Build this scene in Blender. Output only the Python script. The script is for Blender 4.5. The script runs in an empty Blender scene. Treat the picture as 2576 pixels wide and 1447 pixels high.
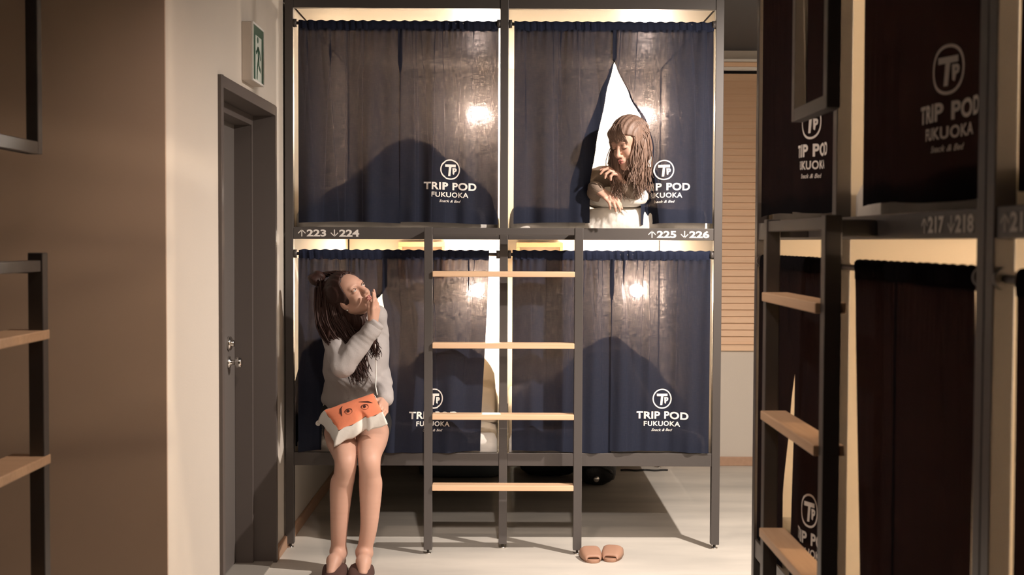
import bpy, bmesh, math, random
import numpy as np
from mathutils import Vector, Matrix
random.seed(7); rng = np.random.default_rng(7)
S = bpy.context.scene; COL = S.collection

# ------------------------------------------------------------------ camera
F_PX = 3190.0; CAM_H = 1.49; HOR = 608.0; VPX = 1270.0
cd = bpy.data.cameras.new('camera'); cam = bpy.data.objects.new('camera', cd); COL.objects.link(cam)
cd.sensor_width = 36.0; cd.lens = F_PX / 2576 * 36.0; cd.clip_start = 0.05
cam.matrix_world = (Matrix.Translation((0, 0, CAM_H)) @ Matrix.Rotation(-math.atan((1288 - VPX) / F_PX), 4, 'Z')
                    @ Matrix.Rotation(math.radians(90) - math.atan((723.5 - HOR) / F_PX), 4, 'X')
                    @ Matrix.Rotation(math.radians(0.24), 4, 'Z'))
cd.dof.use_dof = True; cd.dof.focus_distance = 6.0; cd.dof.aperture_fstop = 4.5
S.camera = cam
# ------------------------------------------------------------------ view, world, lamps of the room, added fill
S.view_settings.view_transform = 'Standard'; S.view_settings.look = 'None'
S.view_settings.exposure = 0.0; S.view_settings.gamma = 1.0; S.view_settings.use_curve_mapping = False
W = bpy.data.worlds.new('world'); S.world = W; W.use_nodes = True
W.node_tree.nodes['Background'].inputs[0].default_value = (1.0, 0.72, 0.55, 1)
W.node_tree.nodes['Background'].inputs[1].default_value = 0.05
def lamp(name, kind, loc, power, color, size=0.05, target=None, spot=None, blend=0.5):
    l = bpy.data.lights.new(name, kind); l.energy = power; l.color = color
    if kind == 'AREA': l.size = size
    else: l.shadow_soft_size = size
    if kind == 'SPOT': l.spot_size = math.radians(spot); l.spot_blend = blend
    o = bpy.data.objects.new(name, l); COL.objects.link(o); o.location = loc
    if target is not None:
        o.rotation_euler = (Vector(target) - Vector(loc)).to_track_quat('-Z', 'Y').to_euler()
    return o
lamp('passage_downlight', 'SPOT', (1.75, 4.72, 2.70), 520, (1.0, 0.88, 0.79), 0.035, (0.95, 5.3, 0.4), 150, 1.0)
lamp('corridor_downlight', 'SPOT', (-0.25, 3.35, 2.70), 85, (1.0, 0.78, 0.64), 0.06, (-0.1, 4.4, 0.0), 130, 1.0)
lamp('track_spot_beam', 'SPOT', (0.15, 1.5, 2.66), 520, (1.0, 0.86, 0.77), 0.06, (0.1, 6.3, 0.0), 25, 1.0)
lamp('entrance_fill', 'SPOT', (-0.1, 0.5, 2.70), 9, (1.0, 0.72, 0.55), 0.12, (-0.6, 2.6, 0.6), 130, 0.9)  # weak warm fill added over the near corridor, not a lamp of the room

# ------------------------------------------------------------------ helpers
def at(px, py, D):
    return np.array([(px - VPX) * D / F_PX, D, CAM_H + (HOR - py) * D / F_PX])
class MB:
    def __init__(s): s.v = []; s.f = []; s.sm = []
    def add(s, vs, fs, smooth=False):
        n = len(s.v); s.v += [tuple(map(float, v)) for v in vs]; s.f += [tuple(i + n for i in f) for f in fs]
        s.sm += [smooth] * len(fs); return s
    def box(s, x0, x1, y0, y1, z0, z1):
        vs = [(x, y, z) for x in (x0, x1) for y in (y0, y1) for z in (z0, z1)]
        return s.add(vs, [(0, 1, 3, 2), (4, 6, 7, 5), (0, 4, 5, 1), (2, 3, 7, 6), (0, 2, 6, 4), (1, 5, 7, 3)])
    def tube(s, pts, rad, n=10, cap=True):
        pts = [Vector(p) for p in pts]; m = len(pts)
        rad = rad if hasattr(rad, '__len__') else [rad] * m
        vs = []; fs = []; a = None
        for i, p in enumerate(pts):
            d = (pts[min(i + 1, m - 1)] - pts[max(i - 1, 0)]).normalized()
            if a is None: a = d.orthogonal().normalized()
            a = (a - d * a.dot(d)).normalized(); b = d.cross(a)
            for k in range(n):
                th = 2 * math.pi * k / n
                vs.append(p + (a * math.cos(th) + b * math.sin(th)) * rad[i])
        for i in range(m - 1):
            for k in range(n):
                k2 = (k + 1) % n
                fs.append((i * n + k, i * n + k2, (i + 1) * n + k2, (i + 1) * n + k))
        s.add(vs, fs, True)
        if cap:
            s.add(vs[:n], [tuple(range(n - 1, -1, -1))]); s.add(vs[-n:], [tuple(range(n))])
        return s
    def sphere(s, c, r, nu=20, nv=12, M=None):
        r = r if hasattr(r, '__len__') else (r, r, r); c = Vector(c); vs = []; fs = []
        for j in range(nv + 1):
            ph = math.pi * j / nv
            for i in range(nu):
                th = 2 * math.pi * i / nu
                p = Vector((r[0] * math.sin(ph) * math.cos(th), r[1] * math.sin(ph) * math.sin(th), r[2] * math.cos(ph)))
                vs.append(c + (M @ p if M is not None else p))
        for j in range(nv):
            for i in range(nu):
                fs.append((j * nu + i, (j + 1) * nu + i, (j + 1) * nu + (i + 1) % nu, j * nu + (i + 1) % nu))
        return s.add(vs, fs, True)
    def grid(s, P, nu, nv, closed_u=False):
        vs = [P[i][j] for i in range(nu) for j in range(nv)]
        fs = [(i * nv + j, ((i + 1) % nu) * nv + j, ((i + 1) % nu) * nv + j + 1, i * nv + j + 1)
              for i in range(nu if closed_u else nu - 1) for j in range(nv - 1)]
        return s.add(vs, fs, True)
def obj(name, mb, mat, parent=None, bevel=0.0, fix=True, origin=None, solid=0.0):
    me = bpy.data.meshes.new(name); V = mb.v
    if origin is not None: V = [(a - origin[0], b - origin[1], c - origin[2]) for a, b, c in V]
    me.from_pydata(V, [], mb.f); me.polygons.foreach_set('use_smooth', mb.sm)
    if fix and len(mb.f) < 60000:
        bm = bmesh.new(); bm.from_mesh(me); bmesh.ops.remove_doubles(bm, verts=bm.verts, dist=1e-6)
        bmesh.ops.recalc_face_normals(bm, faces=bm.faces); bm.to_mesh(me); bm.free()
    me.materials.append(mat); o = bpy.data.objects.new(name, me); COL.objects.link(o)
    if parent is not None: o.parent = parent
    elif origin is not None: o.location = origin
    if bevel:
        b = o.modifiers.new('bevel', 'BEVEL'); b.width = bevel; b.segments = 2; b.limit_method = 'ANGLE'
    if solid:
        b = o.modifiers.new('solid', 'SOLIDIFY'); b.thickness = solid
    return o
def tag(o, label=None, cat=None, group=None, kind=None):
    if label: o['label'] = label
    if cat: o['category'] = cat
    if group: o['group'] = group
    if kind: o['kind'] = kind
    return o
def empty(name, loc, rz=0.0):
    o = bpy.data.objects.new(name, None); COL.objects.link(o); o.location = loc; o.rotation_euler = (0, 0, rz)
    o.empty_display_size = 0.1; return o

# ------------------------------------------------------------------ materials
def mat(name, color, rough=0.6, metal=0.0, noise=0.0, scale=8.0, color2=None, bump=0.0, bscale=60.0, stretch=None, spec=0.5, sss=0.0):
    m = bpy.data.materials.new(name); m.use_nodes = True; nt = m.node_tree; N = nt.nodes; L = nt.links
    b = N['Principled BSDF']; b.inputs['Roughness'].default_value = rough; b.inputs['Metallic'].default_value = metal
    b.inputs['Base Color'].default_value = (*color, 1); b.inputs['Specular IOR Level'].default_value = spec
    if sss:
        b.inputs['Subsurface Weight'].default_value = sss; b.inputs['Subsurface Radius'].default_value = (0.012, 0.005, 0.003)
        b.inputs['Subsurface Scale'].default_value = 1.0
    tc = N.new('ShaderNodeTexCoord'); mp = N.new('ShaderNodeMapping'); L.new(tc.outputs['Object'], mp.inputs[0])
    if stretch: mp.inputs['Scale'].default_value = stretch
    if color2 is not None:
        n = N.new('ShaderNodeTexNoise'); n.inputs['Scale'].default_value = scale; n.inputs['Detail'].default_value = 6
        L.new(mp.outputs[0], n.inputs[0]); r = N.new('ShaderNodeValToRGB')
        r.color_ramp.elements[0].position = 0.5 - noise; r.color_ramp.elements[1].position = 0.5 + noise
        r.color_ramp.elements[0].color = (*color, 1); r.color_ramp.elements[1].color = (*color2, 1)
        L.new(n.outputs[0], r.inputs[0]); L.new(r.outputs[0], b.inputs['Base Color'])
    if bump:
        n2 = N.new('ShaderNodeTexNoise'); n2.inputs['Scale'].default_value = bscale; n2.inputs['Detail'].default_value = 4
        L.new(mp.outputs[0], n2.inputs[0]); bp = N.new('ShaderNodeBump'); bp.inputs['Strength'].default_value = bump
        bp.inputs['Distance'].default_value = 0.01
        L.new(n2.outputs[0], bp.inputs['Height']); L.new(bp.outputs[0], b.inputs['Normal'])
    return m
def emis(name, color, strength):
    m = bpy.data.materials.new(name); m.use_nodes = True; nt = m.node_tree; nt.nodes.clear()
    e = nt.nodes.new('ShaderNodeEmission'); e.inputs[0].default_value = (*color, 1); e.inputs[1].default_value = strength
    o = nt.nodes.new('ShaderNodeOutputMaterial'); nt.links.new(e.outputs[0], o.inputs[0]); return m
def cloth(name, navy, trans, see, seecol=(0.88, 0.78, 0.80), tfac=0.3):
    """thin woven cotton: dyed yarn (diffuse + translucent) with open pores light passes through"""
    m = bpy.data.materials.new(name); m.use_nodes = True; nt = m.node_tree; N = nt.nodes; L = nt.links; N.clear()
    out = N.new('ShaderNodeOutputMaterial'); d = N.new('ShaderNodeBsdfDiffuse'); d.inputs[0].default_value = (*navy, 1)
    t = N.new('ShaderNodeBsdfTranslucent'); t.inputs[0].default_value = (*trans, 1)
    m1 = N.new('ShaderNodeMixShader'); m1.inputs[0].default_value = tfac; L.new(d.outputs[0], m1.inputs[1]); L.new(t.outputs[0], m1.inputs[2])
    tr = N.new('ShaderNodeBsdfTransparent'); tr.inputs[0].default_value = (*seecol, 1)
    rf = N.new('ShaderNodeBsdfRefraction'); rf.inputs['IOR'].default_value = 1.06; rf.inputs['Roughness'].default_value = 0.5
    rf.inputs[0].default_value = (*seecol, 1)
    m2 = N.new('ShaderNodeMixShader'); m2.inputs[0].default_value = 0.24; L.new(tr.outputs[0], m2.inputs[1]); L.new(rf.outputs[0], m2.inputs[2])
    tc = N.new('ShaderNodeTexCoord'); s = []
    for sc in ((420, 420, 45), (45, 45, 420)):                      # warp and weft streaks
        mp = N.new('ShaderNodeMapping'); mp.inputs['Scale'].default_value = sc; L.new(tc.outputs['Object'], mp.inputs[0])
        n = N.new('ShaderNodeTexNoise'); n.inputs['Scale'].default_value = 1.0; n.inputs['Detail'].default_value = 2
        L.new(mp.outputs[0], n.inputs[0]); s.append(n)
    mul = N.new('ShaderNodeMath'); mul.operation = 'MULTIPLY'; L.new(s[0].outputs[0], mul.inputs[0]); L.new(s[1].outputs[0], mul.inputs[1])
    pw = N.new('ShaderNodeMath'); pw.operation = 'POWER'; L.new(mul.outputs[0], pw.inputs[0]); pw.inputs[1].default_value = 2.0
    sc = N.new('ShaderNodeMath'); sc.operation = 'MULTIPLY'; L.new(pw.outputs[0], sc.inputs[0]); sc.inputs[1].default_value = see * 15
    m3 = N.new('ShaderNodeMixShader'); L.new(sc.outputs[0], m3.inputs[0]); L.new(m1.outputs[0], m3.inputs[1]); L.new(m2.outputs[0], m3.inputs[2])
    L.new(m3.outputs[0], out.inputs[0]); return m

M_wall = mat('cream plaster', (0.60, 0.545, 0.48), 0.85, noise=0.3, scale=1.2, color2=(0.65, 0.59, 0.52), bump=0.05, bscale=150)
M_wallb = mat('taupe wallpaper', (0.44, 0.33, 0.25), 0.8, noise=0.25, scale=1.5, color2=(0.48, 0.36, 0.275))
M_ceil = mat('slate ceiling board', (0.068, 0.070, 0.076), 0.8)
M_floor = mat('troweled concrete', (0.46, 0.44, 0.40), 0.5, noise=0.2, scale=1.6, color2=(0.70, 0.66, 0.59), bump=0.05, bscale=25, stretch=(0.6, 2.0, 1), spec=0.3)
M_steel = mat('dark grey powder coated steel', (0.075, 0.066, 0.062), 0.38, bump=0.02, bscale=400)
M_doorf = mat('door frame grey paint', (0.10, 0.083, 0.076), 0.5)
M_doorl = mat('door leaf grey paint', (0.135, 0.12, 0.112), 0.55)
M_chrome = mat('polished chrome', (0.75, 0.72, 0.68), 0.15, 1.0)
M_wood = mat('pale pine tread', (0.62, 0.40, 0.24), 0.5, noise=0.3, scale=6, color2=(0.74, 0.51, 0.33), stretch=(0.6, 12, 12))
M_base = mat('wooden skirting', (0.42, 0.26, 0.17), 0.55, noise=0.3, scale=5, color2=(0.48, 0.30, 0.20), stretch=(8, 0.6, 8))
M_blind = mat('cedar blind slats', (0.80, 0.54, 0.35), 0.55, noise=0.3, scale=5, color2=(0.86, 0.61, 0.42), stretch=(0.6, 8, 22))
M_white = mat('white painted metal', (0.8, 0.78, 0.74), 0.5)
M_cab = mat('cream laminated board', (0.80, 0.73, 0.63), 0.75, noise=0.3, scale=3, color2=(0.83, 0.76, 0.66), spec=0.2)
M_cabg = mat('satin cream ceiling board', (0.81, 0.74, 0.64), 0.33)
M_plyw = mat('birch shelf board', (0.62, 0.40, 0.22), 0.55)
M_sheet = mat('white cotton sheet', (0.76, 0.72, 0.66), 0.9, bump=0.25, bscale=40)
M_duvet = mat('cream cotton duvet', (0.66, 0.56, 0.44), 0.9, bump=0.3, bscale=30)
M_print = mat('white screen print', (0.88, 0.84, 0.79), 0.8)
M_number = mat('white vinyl lettering', (0.86, 0.82, 0.77), 0.6)
M_cur = cloth('navy woven cotton', (0.029, 0.034, 0.055), (0.019, 0.016, 0.017), 0.0145)
M_hem = cloth('navy woven cotton hem', (0.028, 0.034, 0.062), (0.03, 0.02, 0.02), 0.006)
M_curd = cloth('shaded navy cotton', (0.013, 0.012, 0.014), (0.008, 0.004, 0.004), 0.0006)  # same navy cotton, with the low light on these bunks put into its colour
M_black = mat('black nylon', (0.012, 0.012, 0.013), 0.6, bump=0.4, bscale=40)
M_slate = mat('slate blue nylon', (0.06, 0.075, 0.085), 0.55)
M_bulb = emis('warm lamp bulb', (1.0, 0.87, 0.73), 1080)
M_bulbd = emis('dim warm lamp bulb', (1.0, 0.78, 0.56), 1250)
M_green = mat('exit sign green', (0.035, 0.10, 0.065), 0.4)
M_pale = mat('exit sign pale panel', (0.62, 0.68, 0.62), 0.4)
M_cream = mat('cream plastic housing', (0.62, 0.55, 0.48), 0.5)

# ------------------------------------------------------------------ lettering
def text2d(body, width, height, bold=0.0, shear=0.0, spacing=1.0):
    c = bpy.data.curves.new('t', 'FONT'); c.body = body; c.offset = bold; c.shear = shear; c.space_character = spacing
    c.resolution_u = 6; c.fill_mode = 'FRONT'
    o = bpy.data.objects.new('t', c); COL.objects.link(o); dg = bpy.context.evaluated_depsgraph_get()
    me = o.evaluated_get(dg).to_mesh()
    v = np.array([x.co[:2] for x in me.vertices]); f = [tuple(p.vertices) for p in me.polygons]
    bpy.data.objects.remove(o); bpy.data.curves.remove(c)
    lo = v.min(0); hi = v.max(0); v = (v - (lo + hi) / 2) / (hi - lo) * np.array([width, height])
    return v, f
def lettermb(items, cuts=None):
    """items: (verts2d, faces, dx, dz); returns one bmesh-cut list of 2d verts and faces"""
    V = []; Fc = []
    for v, f, dx, dz in items:
        n = len(V); V += [(a + dx, b + dz) for a, b in v]; Fc += [tuple(i + n for i in q) for q in f]
    bm = bmesh.new(); vs = [bm.verts.new((a, 0, b)) for a, b in V]
    for q in Fc:
        try: bm.faces.new([vs[i] for i in q])
        except ValueError: pass
    if cuts:
        xs = [a for a, b in V]; zs = [b for a, b in V]
        for k in np.arange(min(xs), max(xs), cuts):
            bmesh.ops.bisect_plane(bm, geom=bm.verts[:] + bm.edges[:] + bm.faces[:], plane_co=(k, 0, 0), plane_no=(1, 0, 0))
        for k in np.arange(min(zs), max(zs), cuts):
            bmesh.ops.bisect_plane(bm, geom=bm.verts[:] + bm.edges[:] + bm.faces[:], plane_co=(0, 0, k), plane_no=(0, 0, 1))
    bm.verts.index_update(); V = [(v.co.x, v.co.z) for v in bm.verts]; Fc = [tuple(v.index for v in f.verts) for f in bm.faces]
    bm.free(); return V, Fc
def ring2d(R, w, n=48):
    v = [(r * math.cos(2 * math.pi * k / n), r * math.sin(2 * math.pi * k / n)) for r in (R, R - w) for k in range(n)]
    return v, [(k, (k + 1) % n, n + (k + 1) % n, n + k) for k in range(n)]
u = 0.0003435
T_bar = ([(-78 * u, 72 * u), (79 * u, 72 * u), (79 * u, 35 * u), (-78 * u, 35 * u)], [(0, 1, 2, 3)])
T_stem = ([(-18 * u, 35 * u), (16 * u, 35 * u), (1 * u, -92 * u), (-30 * u, -92 * u)], [(0, 1, 2, 3)])
P_oct = [(30, 24), (76, 22), (90, 10), (92, -8), (84, -26), (62, -34), (52, -72), (34, -62)]
P_in = [(56, 2), (64, 3), (68, 1), (69, -5), (66, -12), (60, -14), (56, -14), (54, -10)]
P2 = ([(a * u, b * u) for a, b in P_oct + P_in], [(k, (k + 1) % 8, 8 + (k + 1) % 8, 8 + k) for k in range(8)])
LOGO = lettermb([(*ring2d(0.0487, 0.0062), 0, 0), (*T_bar, 0, 0), (*T_stem, 0, 0), (*P2, 0, 0),
                 (*text2d('TRIP POD', 0.257, 0.0365, 0.034, spacing=1.08), 0, -0.080),
                 (*text2d('FUKUOKA', 0.179, 0.0245, 0.024, spacing=1.1), 0, -0.121),
                 (*text2d('Snack & Bed', 0.106, 0.0125, 0.008, 0.35), 0, -0.1515)], cuts=0.016)
def arrow2d(up):
    s = 1 if up else -1; w = 0.0024
    v = [(-w, -0.017 * s), (w, -0.017 * s), (w, 0.017 * s), (-w, 0.017 * s)]; f = [(0, 1, 2, 3)]
    for q in (-1, 1):
        n = len(v); v += [(0, 0.0185 * s), (0, 0.0125 * s), (q * 0.0165, -0.0035 * s), (q * 0.0185, 0.0005 * s)]; f += [(n, n + 1, n + 2, n + 3)]
    return v, f
def number2d(a, b):
    s = 1 / 4.293 / 523
    return (lettermb([(*arrow2d(True), (1723 - 1682) * s, 0), (*text2d(a, 210 * s, 0.0344, 0.035), (1880 - 1682) * s, 0)]),
            lettermb([(*arrow2d(False), (2075 - 1682) * s, 0), (*text2d(b, 217 * s, 0.0344, 0.035), (2234 - 1682) * s, 0)]))

# ------------------------------------------------------------------ the room
LW = -1.065; BACK = 8.42; CEIL = 2.757; CORNER = 4.0
D0, D1 = 4.72, 5.86; DTOP = 2.105
mb = MB().box(-4.2, 4.2, -1.5, BACK + 0.2, -0.12, 0.0); tag(obj('floor', mb, M_floor), kind='structure')
mb = MB().box(-4.2, 4.2, -1.5, BACK + 0.2, CEIL, CEIL + 0.12); tag(obj('ceiling', mb, M_ceil), kind='structure')
mb = MB().box(LW - 0.28, LW, CORNER, D0 + 0.02, 0, CEIL).box(LW - 0.28, LW, D1 - 0.02, BACK, 0, CEIL).box(LW - 0.28, LW, D0 + 0.02, D1 - 0.02, DTOP - 0.02, CEIL)
tag(obj('wall_left', mb, M_wall), kind='structure')
mb = MB().box(-4.2, LW, CORNER - 0.012, CORNER, 0, CEIL); tag(obj('wall_corner', mb, M_wallb), kind='structure')
# back wall with the window opening
WX0, WX1, WZ0, WZ1 = 1.18, 2.9, 0.77, 2.68
mb = MB().box(-4.2, WX0, BACK, BACK + 0.2, 0, CEIL).box(WX1, 4.2, BACK, BACK + 0.2, 0, CEIL)
mb.box(WX0, WX1, BACK, BACK + 0.2, 0, WZ0).box(WX0, WX1, BACK, BACK + 0.2, WZ1, CEIL); tag(obj('wall_back', mb, M_wall), kind='structure')
mb = MB().box(3.35, 3.5, -1.5, BACK, 0, CEIL); tag(obj('wall_right', mb, M_wall), kind='structure')
mb = MB().box(-4.2, 3.5, -1.6, -1.5, 0, CEIL); tag(obj('wall_front', mb, M_wallb), kind='structure')
mb = MB().box(LW, LW + 0.016, D1 + 0.005, BACK, 0, 0.06); tag(obj('baseboard_left', mb, M_base, bevel=0.003), kind='structure')
mb = MB().box(LW + 0.016, 3.35, BACK - 0.016, BACK, 0, 0.06); tag(obj('baseboard_back', mb, M_base, bevel=0.003), kind='structure')
# window with its wooden blind
mb = MB()
for a in ((WX0, WX1, WZ0, WZ0 + 0.04), (WX0, WX1, WZ1 - 0.03, WZ1), (WX0, WX0 + 0.04, WZ0 + 0.04, WZ1 - 0.03), (WX1 - 0.04, WX1, WZ0 + 0.04, WZ1 - 0.03)):
    mb.box(a[0], a[1], BACK - 0.02, BACK + 0.12, a[2], a[3])
win = tag(obj('window_1', mb, M_blind, bevel=0.003), kind='structure')
mb = MB().box(WX0 + 0.04, WX1 - 0.04, BACK + 0.10, BACK + 0.108, WZ0 + 0.04, WZ1 - 0.03)
gl = mat('dark night window glass', (0.02, 0.02, 0.025), 0.1); obj('window_pane', mb, gl, win)
mb = MB(); z = WZ0 + 0.075; pitch = 0.0446
while z < WZ1 - 0.06:
    c, s_ = math.cos(math.radians(68)) * 0.026, math.sin(math.radians(68)) * 0.026; y = BACK + 0.02
    vs = [(x, y + dy + q * 0.004, z + dz) for x in (WX0 + 0.05, WX1 - 0.05) for dy, dz in ((-c, -s_), (c, s_)) for q in (0, 1)]
    mb.add(vs, [(0, 2, 3, 1), (4, 5, 7, 6), (0, 4, 6, 2), (1, 3, 7, 5), (0, 1, 5, 4), (2, 6, 7, 3)]); z += pitch
bl = tag(obj('wooden_blind', mb, M_blind), 'closed wooden venetian blind of horizontal slats in the back wall window', 'blind')
obj('head_rail', MB().box(WX0 + 0.045, WX1 - 0.045, BACK - 0.01, BACK + 0.05, WZ1 - 0.05, WZ1 - 0.031), M_white, bl)
obj('bottom_rail', MB().box(WX0 + 0.05, WX1 - 0.05, BACK + 0.0, BACK + 0.04, WZ0 + 0.042, WZ0 + 0.062), M_blind, bl)
obj('curtain_track', MB().box(WX0 - 0.1, WX1, BACK - 0.06, BACK - 0.03, WZ1 + 0.0, WZ1 + 0.014), M_white, win)
# door in the left wall
fr = MB(); xf = LW + 0.014; xi = LW - 0.09; xl = LW - 0.15; w = 0.035
fr.box(xi - 0.02, xf, D0, D0 + w, 0, DTOP).box(xi - 0.02, xf, D1 - w, D1, 0, DTOP).box(xi - 0.02, xf, D0 + w, D1 - w, DTOP - 0.045, DTOP)
fr.box(xl - 0.02, xi, D0 + w, D0 + w + 0.03, 0, DTOP - 0.045).box(xl - 0.02, xi, D1 - w - 0.03, D1 - w, 0, DTOP - 0.045)
fr.box(xl - 0.02, xi, D0 + w + 0.03, D1 - w - 0.03, DTOP - 0.09, DTOP - 0.045)
door = tag(obj('door_1', fr, M_doorf, bevel=0.002), kind='structure')
obj('door_leaf', MB().box(xl - 0.06, xl - 0.02, D0 + w, D1 - w, 0.012, DTOP - 0.05), M_doorl, door)
kx = xl - 0.02; ky = 5.66
k1 = MB().tube([(kx, ky, 1.03), (kx + 0.012, ky, 1.03), (kx + 0.016, ky, 1.03)], [0.032, 0.031, 0.024], 28).tube([(kx + 0.014, ky, 1.03), (kx + 0.026, ky, 1.03)], 0.016, 20)
obj('lock_cylinder', k1, M_chrome, door)
k2 = MB().tube([(kx, ky, 0.945), (kx + 0.008, ky, 0.945), (kx + 0.012, ky, 0.945), (kx + 0.03, ky, 0.945), (kx + 0.036, ky, 0.945), (kx + 0.055, ky, 0.945), (kx + 0.062, ky, 0.945)],
               [0.028, 0.027, 0.012, 0.011, 0.024, 0.026, 0.018], 28)
obj('door_knob', k2, M_chrome, door)
obj('threshold', MB().box(xl - 0.06, LW - 0.002, D0 + w, D1 - w, 0, 0.006), mat('worn steel threshold', (0.30, 0.28, 0.25), 0.45), door)
# emergency exit sign above the door
sx1 = -1.021; sy0, sy1, sz0, sz1 = 5.147, 5.384, 2.137, 2.374
sg = empty('exit_sign', (LW, (sy0 + sy1) / 2, sz0)); tag(sg, 'green and white emergency exit sign with running figure, on wall above grey door', 'sign')
O = sg.location
def sub(mb): mb.v = [(a - O[0], b - O[1], c - O[2]) for a, b, c in mb.v]; return mb
obj('housing', sub(MB().box(LW, sx1 - 0.004, sy0, sy1, sz0, sz1)), M_cream, sg, bevel=0.003)
m_ = MB(); fw = 0.008
for a in ((sy0, sy1, sz0, sz0 + fw), (sy0, sy1, sz1 - fw, sz1), (sy0, sy0 + fw, sz0 + fw, sz1 - fw), (sy1 - fw, sy1, sz0 + fw, sz1 - fw)):
    m_.box(sx1 - 0.004, sx1 + 0.003, a[0], a[1], a[2], a[3])
obj('frame', sub(m_), M_white, sg)
pn = obj('green_panel', sub(MB().box(sx1 - 0.004, sx1, sy0 + fw, sy1 - fw, sz0 + fw, sz1 - fw)), M_green, sg)
yc = (sy0 + sy1) / 2
obj('doorway_symbol', sub(MB().box(sx1 - 0.001, sx1 + 0.0008, sy0 + 0.06, sy1 - 0.05, sz0 + fw, sz1 - 0.045)), M_pale, sg)
rn = MB()
def limb(pts, w_):
    for (a, b), (c, d) in zip(pts[:-1], pts[1:]):
        dx, dz = c - a, d - b; l = math.hypot(dx, dz); nx, nz = -dz / l * w_, dx / l * w_
        q = [(a + nx, b + nz), (a - nx, b - nz), (c - nx, d - nz), (c + nx, d + nz)]
        rn.add([(sx1 + h, yc + y, sz0 + z) for h in (0.0008, 0.0016) for y, z in q], [(4, 5, 6, 7), (3, 2, 1, 0), (0, 1, 5, 4), (1, 2, 6, 5), (2, 3, 7, 6), (3, 0, 4, 7)])
limb([(-0.005, 0.15), (0.002, 0.10)], 0.013); limb([(0.0, 0.145), (0.03, 0.125), (0.042, 0.10)], 0.007); limb([(-0.01, 0.145), (-0.035, 0.125), (-0.05, 0.12)], 0.007)
limb([(0.002, 0.105), (0.012, 0.07), (0.045, 0.055)], 0.009); limb([(0.0, 0.105), (-0.022, 0.06), (-0.03, 0.015)], 0.009)
rn.tube([(sx1 + 0.0008, yc - 0.012, sz0 + 0.176), (sx1 + 0.0016, yc - 0.012, sz0 + 0.176)], 0.013, 18)
obj('running_figure', sub(rn), M_green, sg)

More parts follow.
